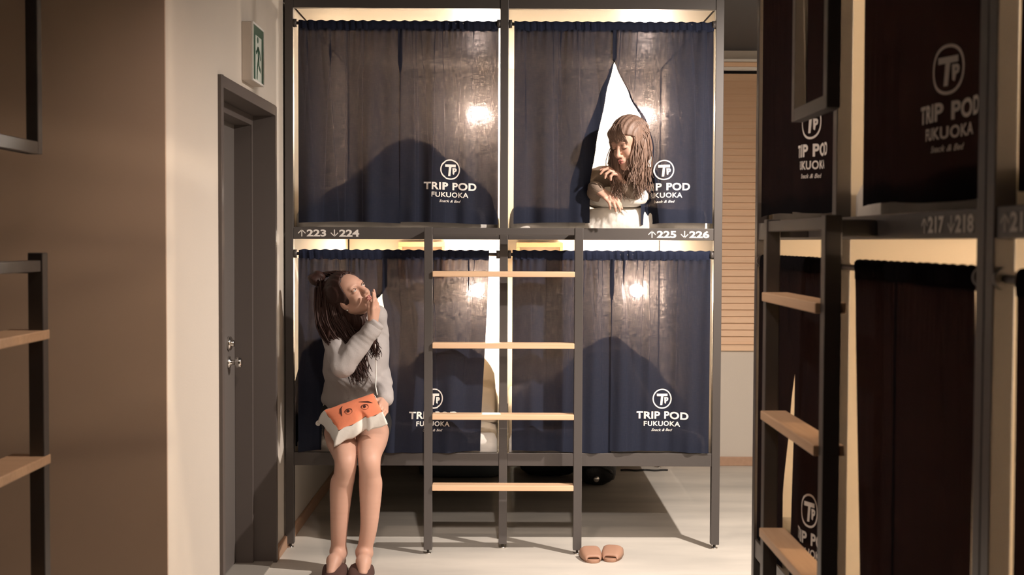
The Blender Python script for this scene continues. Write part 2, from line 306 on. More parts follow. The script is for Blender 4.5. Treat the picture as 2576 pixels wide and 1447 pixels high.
# ------------------------------------------------------------------ bunk beds (local frame: x right, front at y = 0, y to the back)
BAY = 1.031; PW = 0.04; BD = 2.26
ZT0, ZM0, ZM1, ZL0, ZL1 = 2.603, 1.499, 1.556, 0.404, 0.467
LADY = -0.118
def bunk(name, loc, rz, label, numbers, ladder=True, xs=(-BAY, 0.0, BAY), back=True, loop=False, LADX=0.3555, LOFF=0.0):
    root = empty(name, loc, rz); tag(root, label, 'bunk bed', 'black steel capsule bunk beds')
    def foot(x, y, par):
        return obj('foot', MB().tube([(x, y, 0.0), (x, y, 0.006), (x, y, 0.007), (x, y, 0.03)], [0.016, 0.016, 0.007, 0.007], 16), M_chrome, par)
    for x in xs:
        p = obj('post', MB().box(x - PW / 2, x + PW / 2, 0, PW, 0.022, CEIL - 0.004), M_steel, root, bevel=0.0025); foot(x, PW / 2, p)
        if back:
            p = obj('post', MB().box(x - PW / 2, x + PW / 2, BD - PW, BD, 0.022, CEIL - 0.004), M_steel, root, bevel=0.0025); foot(x, BD - PW / 2, p)
    nb = []
    for i in range(len(xs) - 1):
        a, b = xs[i] + PW / 2, xs[i + 1] - PW / 2
        obj('top_beam', MB().box(a, b, 0.004, PW - 0.002, ZT0, CEIL - 0.004), M_steel, root, bevel=0.002)
        m = obj('middle_beam', MB().box(a, b, 0.004, PW - 0.002, ZM0, ZM1), M_steel, root, bevel=0.002); nb.append(m)
        obj('lower_rail', MB().box(a, b, 0.004, PW - 0.002, ZL0, ZL1), M_steel, root, bevel=0.002)
        yb = BD - PW - 0.002
        obj('deck_board', MB().box(a, b, PW, yb, ZM0 + 0.003, ZM0 + 0.022), M_cab, root)
        obj('deck_board', MB().box(a, b, PW, yb, ZL0 + 0.003, ZL0 + 0.022), M_steel, root)
        obj('ceiling_board', MB().box(a, b, PW, yb, ZT0 + 0.012, ZT0 + 0.030), M_cabg, root)
        obj('back_panel', MB().box(a, b, yb - 0.02, yb, ZL0 + 0.022, ZT0 + 0.012), M_cab, root)
        for zr in (2.532, 1.428):
            r = obj('curtain_rod', MB().tube([(a, 0.018, zr), (b, 0.018, zr)], 0.008, 12), M_steel, root)
            for q, e in ((a, 0.016), (b, -0.016)):
                obj('rod_socket', MB().tube([(q, 0.018, zr), (q + e, 0.018, zr)], 0.02, 18), M_steel, r)
        # small shelf frame on the back panel of the lower capsule
        sh = MB(); x0 = a + 0.33 if i == 0 else a + 0.06; x1 = x0 + 0.30; yy = yb - 0.02
        sh.box(x0, x1, yy - 0.12, yy, 1.455, 1.485).box(x0, x0 + 0.02, yy - 0.12, yy, 1.25, 1.455).box(x1 - 0.02, x1, yy - 0.12, yy, 1.25, 1.455).box(x0 + 0.02, x1 - 0.02, yy - 0.12, yy, 1.25, 1.27)
        obj('wall_shelf', sh, M_plyw, root, bevel=0.002)
    for i, x in enumerate(xs):
        t = 0.009
        for z0, z1 in ((ZL0 + 0.003, ZM0 + 0.003), (ZM0 + 0.022, ZT0 + 0.012)):
            obj('side_panel', MB().box(x - t, x + t, PW + 0.001, BD - PW - 0.002, z0, z1), M_cab, root)
    for (txt, bay, side) in numbers:
        up, dn = number2d(*txt); al = [a for a, b in up[0] + dn[0]]
        x0 = xs[bay] + PW / 2 + 0.022 - min(al) if side == 'L' else xs[bay + 1] - PW / 2 - 0.022 - max(al)
        for (V, Fc), nm in ((up, 'up'), (dn, 'down')):
            o = obj('room_number', MB().add([(a + x0, 0.0028, b + (ZM0 + ZM1) / 2) for a, b in V], Fc), M_number, nb[bay], fix=False)
            o['label'] = 'white room number beside an arrow pointing ' + nm
    if ladder:
        lm = MB()
        for sx in (-1, 1):
            lm.box(LOFF + sx * LADX - 0.015, LOFF + sx * LADX + 0.015, LADY + 0.04, 0.002, ZM0 + 0.006, ZM0 + 0.046)
        lm.box(LOFF - LADX + 0.02, LOFF + LADX - 0.02, LADY + 0.004, LADY + 0.036, ZM0 + 0.022, ZM0 + 0.052)
        lad = obj('ladder', lm, M_steel, root, bevel=0.002)
        for sx in (-1, 1):
            obj('ladder_rail', MB().box(LOFF + sx * LADX - 0.02, LOFF + sx * LADX + 0.02, LADY, LADY + 0.04, 0.022, ZM1), M_steel, lad, bevel=0.0025)
            obj('ladder_foot', MB().tube([(LOFF + sx * LADX, LADY + 0.02, 0), (LOFF + sx * LADX, LADY + 0.02, 0.006), (LOFF + sx * LADX, LADY + 0.02, 0.007), (LOFF + sx * LADX, LADY + 0.02, 0.03)], [0.014, 0.014, 0.006, 0.006], 16), M_chrome, lad)
        for zr in (1.336, 0.997, 0.659, 0.321):
            obj('rung', MB().box(LOFF - LADX + 0.02, LOFF + LADX - 0.02, LADY - 0.012, LADY + 0.062, zr - 0.013, zr + 0.013), M_wood, lad, bevel=0.003)
    if loop:
        lp = MB(); x0, x1 = LOFF, LOFF + LADX; zb = 1.82; y0, y1 = LADY, LADY + 0.032
        lp.box(x0 - 0.016, x0 + 0.016, y0, y1, zb - 0.016, CEIL - 0.002).box(x1 - 0.016, x1 + 0.016, y0, y1, zb - 0.016, CEIL - 0.002).box(x0 + 0.016, x1 - 0.016, y0, y1, zb - 0.016, zb + 0.016)
        lp = obj('grab_rail', lp, M_steel, root, bevel=0.002)
    return root
FB = (-0.006, 6.1, 0.0)
bunk('bunk_bed', FB, 0.0, 'frontal double-deck capsule bunk with rooms 223 to 226 and a ladder at its middle', [(('223', '224'), 0, 'L'), (('225', '226'), 1, 'R')])
RB = (0.863, 3.33, 0.0); RZ = -math.pi / 2
bunk('bunk_bed', RB, RZ, 'dark capsule bunk along the right side with rooms 217 and 218, ladder and grab rail', [(('217', '218'), 1, 'R')], loop=True, LADX=0.331, LOFF=0.03)
RB2 = (0.863, 3.33 - 2 * BAY - 0.043, 0.0)
bunk('bunk_bed', RB2, RZ, 'dark capsule bunk cut off by the right edge, its beam reading 215', [(('215', '216'), 0, 'L')], ladder=False, xs=(-BAY, 0.0))
# ladder and grab rail of the bunk outside the frame on the left
lr = empty('bunk_ladder', (-1.25, 3.04, 0)); tag(lr, 'dark steel ladder with wooden treads, cut off by the left edge of the picture', 'ladder')
X0 = -0.02
for yy in (-0.36, 0.36):
    obj('ladder_rail', MB().box(-0.02, 0.02, yy - 0.02, yy + 0.02, 0, 1.455), M_steel, lr, bevel=0.0025)
obj('top_bar', MB().box(-0.016, 0.016, -0.34, 0.34, 1.405, 1.435).box(-0.36, -0.02, 0.345, 0.375, 1.40, 1.43).box(-0.36, -0.02, -0.375, -0.345, 1.40, 1.43), M_steel, lr, bevel=0.002)
for zr in (1.235, 0.897, 0.559, 0.22):
    obj('rung', MB().box(-0.085, 0.022, -0.34, 0.385, zr - 0.013, zr + 0.013), M_wood, lr, bevel=0.003)
gr = MB().box(-0.016, 0.016, -0.34, -0.308, 0, 1.04).box(-0.016, 0.016, 0.328, 0.36, 0, 1.04).box(-0.016, 0.016, -0.308, 0.328, 0, 0.032)
g = obj('grab_rail', gr, M_steel, bevel=0.002); g.location = (-1.25, 3.04, 1.717); tag(g, 'dark steel loop of a grab rail hanging from the ceiling at the left edge', 'grab rail')

# ------------------------------------------------------------------ curtains
def interp(tab, t):
    xs = [a for a, b in tab]; ys = [b for a, b in tab]
    for i in range(len(xs) - 1):
        if t <= xs[i + 1]:
            q = (t - xs[i]) / (xs[i + 1] - xs[i]); q = min(max(q, 0), 1); q = q * q * (3 - 2 * q) * 0.5 + q * 0.5
            return ys[i] + (ys[i + 1] - ys[i]) * q
    return ys[-1]
def make_panel(side, xa, xb, zt, zb, inner, outer=((0, 0), (1, 0)), fold=None, flap=((0, .6), (1, .6)), seed=0, amp=0.011, push=((0, 0), (1, 0)), yc=0.018, tilt=None):
    r = random.Random(seed); ph = [r.uniform(0, 6.28) for _ in range(8)]; kf = [r.uniform(1.2, 1.9), r.uniform(2.6, 3.6), r.uniform(5, 7)]
    pl = [(xa + (xb - xa) * r.uniform(.04, .96), r.uniform(-.05, .05), r.uniform(.15, .75), r.uniform(.004, .0075)) for _ in range(7 if amp > .006 else 0)]
    def P(x, t):
        x_ = x
        for x0_, dr, dec, w_ in pl:                                # S-shaped pleats: the cloth doubles back on itself
            q_ = (x_ - x0_ - dr * t) / w_
            if abs(q_) < 3: x -= 2.1 * w_ * math.exp(-t / dec) * q_ * math.exp(-q_ * q_)
        s = (x - xa) / (xb - xa); wi = (1 - s) if side == 'R' else s       # 1 at the inner (slit) edge
        X = x + interp(inner, t) * wi + interp(outer, t) * (1 - wi); g = t ** 0.6
        y = amp * (0.35 + 0.65 * g) * (math.sin(6.28 * kf[0] * s + ph[0] + 0.8 * t) + 0.6 * math.sin(6.28 * kf[1] * s + ph[1] - 1.3 * t) + 0.25 * math.sin(6.28 * kf[2] * s + ph[2] + 2 * t))
        y += 0.0035 * math.exp(-t / 0.07) * math.sin(6.28 * 15 * s + ph[3] + 9 * t + 2 * math.sin(11 * s)) + 0.006 * max(0, math.sin(5 * s + ph[6])) * math.exp(-t / 0.3) * math.exp(-((math.sin(6.28 * 2.5 * s + ph[4] - 3 * t)) / .25) ** 2)
        y += interp(push, t) * wi
        if tilt: y += tilt[1] * math.tanh((x_ - tilt[0]) / .05) * math.exp(-((x_ - tilt[0]) / .15) ** 2) * min(1, t * 2.5)
        for x0_, dr, dec, w_ in pl:
            y += 0.004 * math.exp(-t / dec) * math.tanh((x_ - x0_ - dr * t) / w_ * 1.5) * math.exp(-((x_ - x0_ - dr * t) / .05) ** 2)
        if fold is not None:
            xf = interp(fold, t)
            d = (xf - X) if side == 'R' else (X - xf)
            if d > 0:
                X = xf + (d if side == 'R' else -d) * interp(flap, t); y += 0.045 * (1 - math.exp(-d / 0.02))
        # hang plumb: keep the cloth at the rod near the top
        return Vector((X, yc + y, zt - t * (zb_(x) ) * 1.0))
    def zb_(x): return (zt - zb) + 0.006 * math.sin(7 * x + ph[5])
    return P
def curtain(loc, rz, x0, x1, xm, zt, zb, L, R, label, group, m_cloth, m_hem, logo_x=0.2605, logo_z=0.256, parts=('L', 'R'), seed=0, band=0.046):
    """x0,x1: the hung width, xm: the seam; the root mesh is the gathered hem round the rod"""
    r = random.Random(seed + 99); ph = [r.uniform(0, 6.28) for _ in range(4)]
    hx = [x0 + (x1 - x0) * i / 220 for i in range(221)]; rows = []
    prof = [(-0.011, -1.0), (-0.0125, -0.5), (-0.011, -0.12), (-0.006, 0.0), (0.0, 0.03), (0.006, 0.0), (0.012, -0.4), (0.010, -1.0)]
    for x in hx:
        s = x * 40; row = []
        for (dy, dz) in prof:
            k = 0.12 + 0.88 * abs(math.sin(5.1 * x + ph[0]) * math.sin(13 * x + ph[3])) ** 1.3; sg_ = -1 if dy < 0 else 1
            w_ = 0.0045 * k * math.sin(6.28 * x / 0.034 + ph[1] + 2 * math.sin(9 * x) + 1.2 * dz) + 0.003 * k * math.sin(6.28 * x / 0.013 + 3 * math.sin(23 * x) + 2 * dz)
            row.append((x, 0.018 + dy + w_ * (1 if dy < 0 else 0.6), zt + dz * band + 0.0022 * math.sin(6.28 * x / 0.05 + ph[2])))
        rows.append(row)
    hem = obj('curtain', MB().grid(rows, len(rows), len(prof)), m_hem, fix=False); hem.location = loc; hem.rotation_euler = (0, 0, rz)
    tag(hem, label, 'curtain', group)
    ztp = zt - band + 0.006
    for side in parts:
        cfg = dict(L if side == 'L' else R); ov = 0.011
        xa, xb = (x0, xm + ov) if side == 'L' else (xm - ov, x1)
        P = make_panel(side, xa, xb, ztp, zb, seed=seed + (3 if side == 'R' else 0), yc=0.018 + (-0.012 if side == 'L' else -0.016), **cfg)
        nu, nv = 240, 72
        pts = [[P(xa + (xb - xa) * i / (nu - 1), j / (nv - 1)) for j in range(nv)] for i in range(nu)]
        pan = obj('panel', MB().grid(pts, nu, nv), m_cloth, hem, fix=False)
        if side == 'R' and logo_x is not None:
            V, Fc = LOGO; cx = x1 - 0.235 if logo_x is True else xm + logo_x; vs = []
            for (a, b) in V:
                x = cx + a; t = (ztp - (zb + logo_z + b)) / (ztp - zb); e = 0.002
                p = P(x, t); n = (P(x + e, t) - P(x - e, t)).cross(P(x, t + e) - P(x, t - e))
                n = n.normalized() if n.length > 1e-12 else Vector((0, -1, 0))
                n = -n if (P(x + e, t).x > P(x - e, t).x) == (n.y > 0) and n.y != 0 else n
                vs.append(p + n * 0.0022)
            lg = obj('printed_logo', MB().add(vs, Fc, True), M_print, pan, fix=False); lg['label'] = 'white printed lettering and round emblem'
SLIT = ((0, 0.0), (0.17, 0.0), (0.23, 0.013), (0.6, 0.016), (1, 0.013))
def neg(tab): return tuple((a, -b) for a, b in tab)
ZU = (2.544, 1.577); ZD = (1.447, 0.474); GC = 'navy curtains of the frontal bunk'
N_ = lambda sc=1, amp=0.011: dict(inner=tuple((a, -b * sc) for a, b in SLIT), amp=amp)
R_ = lambda sc=1, amp=0.011: dict(inner=tuple((a, b * sc) for a, b in SLIT), amp=amp)
lx = lambda px: (px - VPX) * 6.1 / F_PX + 0.006                      # picture column to bunk-local x
tt = lambda py, z: (z[0] - 0.04 - (CAM_H + (HOR - py) * 6.1 / F_PX)) / (z[0] - 0.04 - z[1])
curtain(FB, 0, lx(751), lx(1252), lx(1006), *ZU, N_(0.7), R_(0.7), 'closed navy curtain of upper left capsule, above the 223 and 224 numbers', GC, M_cur, M_hem, seed=11,
        logo_x=lx(1129) - lx(1006))
fL = [(0, 9), (tt(150, ZU), lx(1546)), (tt(165, ZU), lx(1540)), (tt(240, ZU), lx(1522)), (tt(370, ZU), lx(1498)), (tt(460, ZU), lx(1484)), (1, lx(1483))]
fR = [(0, -9), (tt(150, ZU), lx(1536)), (tt(165, ZU), lx(1546)), (tt(240, ZU), lx(1580)), (tt(300, ZU), lx(1612)), (tt(400, ZU), lx(1640)), (tt(470, ZU), lx(1646)), (1, lx(1656))]
curtain(FB, 0, lx(1291), lx(1791), lx(1543), *ZU, dict(inner=((0, 0), (1, 0)), fold=fL, flap=((0, .5), (.5, .7), (1, .8)), amp=0.012),
        dict(inner=((0, 0), (1, 0)), fold=fR, flap=((0, .5), (.2, .15), (.55, .2), (.75, -0.1), (.85, -.32), (1, -.35)), amp=0.010),
        'navy curtain of upper right capsule, parted around the woman looking down', GC, M_cur, M_hem, seed=23, logo_x=lx(1668) - lx(1543))
fL = [(0, 9), (tt(715, ZD), lx(980)), (tt(735, ZD), lx(966)), (tt(800, ZD), lx(900)), (tt(900, ZD), lx(828)), (tt(1000, ZD), lx(812)), (1, lx(805))]
curtain(FB, 0, lx(751), lx(1230), lx(968), *ZD, dict(inner=((0, 0), (1, 0)), fold=fL, flap=((0, .6), (1, .5)), amp=0.016, push=((0, 0), (.2, 0), (.5, .05), (1, .05))),
        dict(inner=((0, 0), (.2, 0.0), (.26, .012), (.6, .02), (1, .01)), outer=((0, 0), (1, -0.04)), amp=0.012, push=((0, 0), (.15, -.0), (.3, -.05), (1, -0.02))),
        'navy curtain of lower left capsule, swept aside behind the seated woman', GC, M_cur, M_hem, seed=37, logo_x=lx(1096) - lx(968), logo_z=0.262)
curtain(FB, 0, lx(1289), lx(1787), lx(1540), *ZD, N_(0.7), R_(0.55), 'closed navy curtain of lower right capsule, beside the ladder', GC, M_cur, M_hem, seed=41, logo_x=lx(1667) - lx(1540))
GR = 'dark curtains of the bunks along the right side'
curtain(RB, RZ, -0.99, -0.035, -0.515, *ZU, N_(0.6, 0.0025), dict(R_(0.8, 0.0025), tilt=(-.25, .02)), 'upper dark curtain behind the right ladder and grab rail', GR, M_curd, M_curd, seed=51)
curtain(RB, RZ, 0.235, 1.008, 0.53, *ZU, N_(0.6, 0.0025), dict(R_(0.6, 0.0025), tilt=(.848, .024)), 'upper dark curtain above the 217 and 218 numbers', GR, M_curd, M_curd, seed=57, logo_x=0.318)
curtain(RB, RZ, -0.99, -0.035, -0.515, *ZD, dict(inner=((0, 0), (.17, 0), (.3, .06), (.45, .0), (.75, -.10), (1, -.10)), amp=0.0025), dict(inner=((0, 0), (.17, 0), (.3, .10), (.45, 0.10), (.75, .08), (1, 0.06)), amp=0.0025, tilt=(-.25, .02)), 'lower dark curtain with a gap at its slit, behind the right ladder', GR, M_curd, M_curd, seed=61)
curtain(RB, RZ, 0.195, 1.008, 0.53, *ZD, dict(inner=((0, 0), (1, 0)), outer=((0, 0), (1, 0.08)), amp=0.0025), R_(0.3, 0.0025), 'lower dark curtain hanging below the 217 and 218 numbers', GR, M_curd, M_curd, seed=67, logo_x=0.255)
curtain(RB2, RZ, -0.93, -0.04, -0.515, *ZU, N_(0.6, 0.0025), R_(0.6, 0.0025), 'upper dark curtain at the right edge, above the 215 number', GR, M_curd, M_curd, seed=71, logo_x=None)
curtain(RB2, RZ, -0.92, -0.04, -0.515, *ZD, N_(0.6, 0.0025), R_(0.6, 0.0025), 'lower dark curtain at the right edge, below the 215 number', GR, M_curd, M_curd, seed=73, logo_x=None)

# ------------------------------------------------------------------ bedding and reading lamps
def rounded_slab(x0, x1, y0, y1, z0, z1, r=0.04, seed=0, n=26):
    """mattress: a box with soft rounded rims and slight waviness"""
    q = random.Random(seed); a = [q.uniform(0, 6.28) for _ in range(4)]; mb = MB(); rings = []
    prof = [(1.0, 0.0)] + [(r * (1 - math.sin(k / 6 * math.pi / 2)), r * (1 - math.cos(k / 6 * math.pi / 2))) for k in range(0)]
    levels = [(r, 0), (r * .3, r * .3), (0, r), (0, (z1 - z0) - r), (r * .3, (z1 - z0) - r * .3), (r, z1 - z0)]
    per = []
    for k in range(n): per.append((k / n, 0.0))
    for k in range(n): per.append((1.0, k / n))
    for k in range(n): per.append((1 - k / n, 1.0))
    for k in range(n): per.append((0.0, 1 - k / n))
    for ins, dz in levels:
        ring = []
        for (p, s) in per:
            x = x0 + ins + (x1 - x0 - 2 * ins) * p; y = y0 + ins + (y1 - y0 - 2 * ins) * s
            w_ = 0.004 * math.sin(23 * p + a[0] + 40 * dz) + 0.003 * math.sin(51 * p + a[1])
            ring.append((x, y + (w_ if s == 0 and 0.02 < p < .98 else 0), z0 + dz + (0.006 * math.sin(9 * p + a[2]) + 0.004 * math.sin(27 * p + a[3]) if dz > r * 1.5 and s == 0 else 0)))
        rings.append(ring)
    N4 = 4 * n; vs = [p for rg in rings for p in rg]
    fs = [(i * N4 + k, i * N4 + (k + 1) % N4, (i + 1) * N4 + (k + 1) % N4, (i + 1) * N4 + k) for i in range(len(rings) - 1) for k in range(N4)]
    mb.add(vs, fs, True); mb.add(rings[-1], [tuple(range(N4))], True); mb.add(rings[0], [tuple(range(N4 - 1, -1, -1))], True)
    return mb
def heap(x0, x1, y0, y1, zb, H, seed, n=54, pk=None, ex=.42):
    """a duvet thrown up in a heap: closed bottom, wrinkled top"""
    q = np.random.default_rng(seed); rows = []
    ang = q.uniform(0, 6.28, 9); fr = q.uniform(5, 13, 9); ph = q.uniform(0, 6.28, 9); cx = q.uniform(.4, .6) if pk is None else pk; cy = .38
    for i in range(n):
        row = []
        for j in range(n):
            s, t = i / (n - 1), j / (n - 1); e = (16 * s * (1 - s) * t * (1 - t)) ** ex
            b = 0.45 + 0.55 * math.exp(-((s - cx) / .34) ** 2 - ((t - cy) / .26) ** 2)
            wv = sum(math.sin((s * math.cos(a) + t * math.sin(a)) * f + p) * 0.9 ** k for k, (a, f, p) in enumerate(zip(ang, fr, ph)))
            rg = sum((1 - abs(math.sin((s * math.cos(a + 1) + t * math.sin(a + 1)) * f * 1.3 + p))) for a, f, p in zip(ang[:4], fr, ph))
            row.append((x0 + (x1 - x0) * s, y0 + (y1 - y0) * t, max(zb, zb + H * e * b + e * (0.012 * wv + 0.022 * (rg - 2)))))
        rows.append(row)
    mb = MB().grid(rows, n, n)
    edge = [rows[i][0] for i in range(n)] + [rows[n - 1][j] for j in range(1, n)] + [rows[i][n - 1] for i in range(n - 2, -1, -1)] + [rows[0][j] for j in range(n - 2, 0, -1)]
    mb.add([(a, b, zb) for a, b, c in edge], [tuple(range(len(edge)))])
    return mb
def capsule(loc, rz, bay, lvl, labels, bulb, heapH=0.42, hy=(0.34, 1.35), lampx=0.17, front=0.050, dcol=None, seed=1, pk=None, ex=.42):
    xa = -BAY + 0.03 + bay * BAY; xb = xa + BAY - 0.06
    zd = (ZM0 + 0.0225) if lvl else (ZL0 + 0.0225); zt = 1.655 if lvl else 0.555
    m = obj('mattress', rounded_slab(xa, xb, front, BD - 0.09, zd, zt, seed=seed), M_sheet); m.location = loc; m.rotation_euler = (0, 0, rz)
    tag(m, labels[0], 'mattress', 'mattresses in the capsules')
    if labels[1]:
        d = obj('duvet', heap(xa + 0.02, xb - (0.02 if pk is None else .002), hy[0], hy[1], zt + 0.001, heapH, seed, pk=pk, ex=ex), M_duvet); d.location = loc; d.rotation_euler = (0, 0, rz)
        tag(d, labels[1], 'duvet', 'duvets in the capsules')
    lz = 2.315 if lvl else 1.175; x = xb + 0.03 - lampx; yb = BD - PW - 0.022
    Rm = Matrix.Rotation(rz, 4, 'Z'); base = Vector(loc) + Rm @ Vector((x, yb, lz - 0.05))
    lr_ = empty('reading_lamp', base, rz); tag(lr_, labels[2], 'lamp', 'reading lamps in the capsules')
    obj('wall_plate', MB().tube([(0, 0, 0.05), (0, -0.018, 0.05)], 0.045, 24), M_white, lr_)
    obj('socket', MB().tube([(0, -0.018, 0.05), (0, -0.07, 0.05)], 0.02, 18), M_white, lr_)
    obj('bulb', MB().sphere((0, -0.112, 0.05), 0.043, 24, 14), bulb, lr_)
capsule(FB, 0, 0, 1, ('white mattress of the upper left capsule 223', 'cream duvet heaped behind the closed upper left curtain', 'glowing lamp behind the closed upper left curtain'), M_bulb, seed=3)
capsule(FB, 0, 1, 1, ('white mattress under the woman in the upper right capsule', None, 'glowing lamp right of the woman behind the upper right curtain'), M_bulb, seed=4, lampx=0.125)
capsule(FB, 0, 0, 0, ('white mattress the seated woman sits on', 'cream duvet heaped in the lower left capsule, seen at the curtain gap', 'glowing lamp right of the seated woman behind the lower left curtain'), M_bulb, hy=(0.42, 1.5), seed=5, pk=.82, ex=.25, heapH=.44)
capsule(FB, 0, 1, 0, ('white mattress behind the closed lower right curtain', 'cream duvet heaped behind the closed lower right curtain', 'glowing lamp behind the closed lower right curtain'), M_bulb, seed=6)
for i, (b, l, nm) in enumerate(((0, 1, 'upper far bed of the right bunk'), (1, 1, 'upper bed above number 217'), (0, 0, 'lower far bed behind the right ladder'), (1, 0, 'lower bed below number 217'))):
    capsule(RB, RZ, b, l, ('mattress on the ' + nm, None, 'hidden lamp lighting the ' + nm), M_bulbd, seed=10 + i)
for l, nm in ((1, 'upper bed above number 215'), (0, 'lower bed below number 215')):
    capsule(RB2, RZ, 0, l, ('mattress on the ' + nm, None, 'hidden lamp lighting the ' + nm), M_bulbd, seed=20 + l)
# ------------------------------------------------------------------ things on the floor
def slipper(name, cx, cy, ang, L=0.225, Wd=0.098, m_top=None, m_sole=None, parent=None, zoff=0.0, t0=.07, t1=.56, hh=.030):
    """open-toed slide: sole plus a broad band over the instep; toe towards -y"""
    def outline(t):                                           # t 0 toe .. 1 heel: half width
        return Wd / 2 * (math.sin(math.pi * min(max(t, 0.0), 1.0)) ** 0.36) * (1.0 - 0.16 * t)
    so = MB(); n = 40; ring = []
    for k in range(n + 1):
        t = 0.5 - 0.5 * math.cos(math.pi * k / n); ring.append((outline(t), -L / 2 + L * t))
    per = [(w_, y) for w_, y in ring] + [(-w_, y) for w_, y in ring[::-1]]
    N = len(per); lv = [(0.97, 0.0), (1.0, 0.003), (1.0, 0.013), (0.96, 0.016)]
    vs = [(x * q, y * (1 - (1 - q) * .4), z) for q, z in lv for x, y in per]
    so.add(vs, [(i * N + k, i * N + (k + 1) % N, (i + 1) * N + (k + 1) % N, (i + 1) * N + k) for i in range(len(lv) - 1) for k in range(N)], True)
    so.add(vs[-N:], [tuple(range(N))]); so.add(vs[:N], [tuple(range(N - 1, -1, -1))])
    up = MB(); rows = []
    for i in range(15):
        t = t0 + (t1 - t0) * i / 14; y = -L / 2 + L * t; w_ = outline(t) * 1.03; h = hh * .42 + (0.034 if t0 > .05 else .032) * (i / 14) ** 0.7; row = []
        for k in range(21):
            a = math.pi * k / 20
            row.append((w_ * math.copysign(abs(math.cos(a)) ** 0.55, math.cos(a)), y + 0.012 * math.sin(a) * (1 if i == 0 else 0.2 if i < 14 else -1), 0.010 + h * (math.sin(a) ** 0.55 if t0 > .05 else math.sin(a) ** .8)))
        rows.append(row)
    up.grid(rows, 15, 21)
    if parent is None:
        s_ = obj(name, so, m_sole); s_.location = (cx, cy, zoff); s_.rotation_euler = (0, 0, ang); obj('instep_band', up, m_top, s_, solid=-0.004); return s_
    M = Matrix.Translation((cx, cy, zoff)) @ Matrix.Rotation(ang, 4, 'Z')
    for mb in (so, up): mb.v = [tuple(M @ Vector(v)) for v in mb.v]
    return so, up
M_tan = mat('tan imitation leather', (0.36, 0.20, 0.135), 0.6, noise=0.3, scale=20, color2=(0.40, 0.235, 0.16)); M_tan2 = mat('tan slipper sole', (0.36, 0.20, 0.13), 0.6)
M_brown = mat('dark brown felt', (0.075, 0.036, 0.029), 0.85)
a = slipper('slipper', 0.407, 5.935, 0.10, m_top=M_tan, m_sole=M_tan2); tag(a, 'left one of two tan open slippers on the floor by the ladder foot', 'slipper', 'tan slippers by the ladder')
a = slipper('slipper', 0.517, 5.955, -0.22, m_top=M_tan, m_sole=M_tan2); tag(a, 'right one of two tan open slippers, farther from the ladder foot', 'slipper', 'tan slippers by the ladder')
# luggage under the frontal bunk
def lumpy(c, r, seed, p=3.0, n=30, amp=0.06):
    q = np.random.default_rng(seed); d = q.normal(size=(7, 3)); f = q.uniform(3, 8, 7); ph = q.uniform(0, 6.28, 7); mb = MB(); rows = []
    for i in range(n):
        row = []
        for j in range(n // 2 + 1):
            th = 2 * math.pi * i / n; fi = math.pi * j / (n // 2)
            v = np.array([math.sin(fi) * math.cos(th), math.sin(fi) * math.sin(th), math.cos(fi)])
            k = (abs(v[0]) ** p + abs(v[1]) ** p + abs(v[2]) ** p) ** (-1 / p)
            k *= 1 + amp * sum(math.sin(f[m] * (d[m] @ v) + ph[m]) for m in range(7)) / 3
            w_ = v * k * np.array(r); row.append((c[0] + w_[0], c[1] + w_[1], max(c[2] + w_[2], 0.001)))
        rows.append(row)
    return mb.grid(rows, n, n // 2 + 1, closed_u=True)
bg = obj('duffel_bag', lumpy((0.57, 7.82, 0.125), (0.125, 0.20, 0.125), 5), M_black); tag(bg, 'black lumpy duffel bag on the floor under the frontal bunk', 'bag')
obj('carry_strap', MB().tube([(0.48, 7.66, 0.10), (0.50, 7.60, 0.13), (0.56, 7.59, 0.15), (0.63, 7.60, 0.12), (0.66, 7.66, 0.08)], 0.011, 8), M_black, bg)
obj('buckle', MB().sphere((0.555, 7.575, 0.066), (0.018, 0.012, 0.02), 14, 8), M_chrome, bg)
b2 = obj('backpack', lumpy((0.29, 8.06, 0.13), (0.19, 0.15, 0.13), 9), M_black); tag(b2, 'black soft backpack lying behind the duffel bag under the bunk', 'bag')
sc = obj('suitcase', lumpy((-0.27, 8.06, 0.085), (0.27, 0.15, 0.085), 12, p=6, amp=0.01), M_slate); tag(sc, 'low slate blue flat case under the bunk behind the ladder', 'suitcase')
obj('handle', MB().tube([(-0.36, 7.905, 0.10), (-0.36, 7.885, 0.10), (-0.18, 7.885, 0.10), (-0.18, 7.905, 0.10)], 0.008, 8), M_black, sc)
cb = obj('power_cord', MB().tube([(0.76 + 0.018 * k, 8.20 + 0.01 * math.sin(k * .9), 0.0065) for k in range(18)], 0.006, 8), M_black); tag(cb, 'thin black cord on the floor running to the rear bunk foot', 'cord')
sp = empty('track_spotlight', at(1672, -20, 5.0)); tag(sp, 'small dark ceiling spotlight at the top edge of the picture', 'spotlight')
obj('lamp_can', MB().tube([(0, 0, 0.0), (0.004, -0.01, 0.05)], [0.026, 0.026], 24), M_black, sp); obj('stem', MB().tube([(0.002, -0.005, 0.05), (0.002, -0.005, CEIL - at(1672, -20, 5.0)[2])], 0.008, 12), M_black, sp)
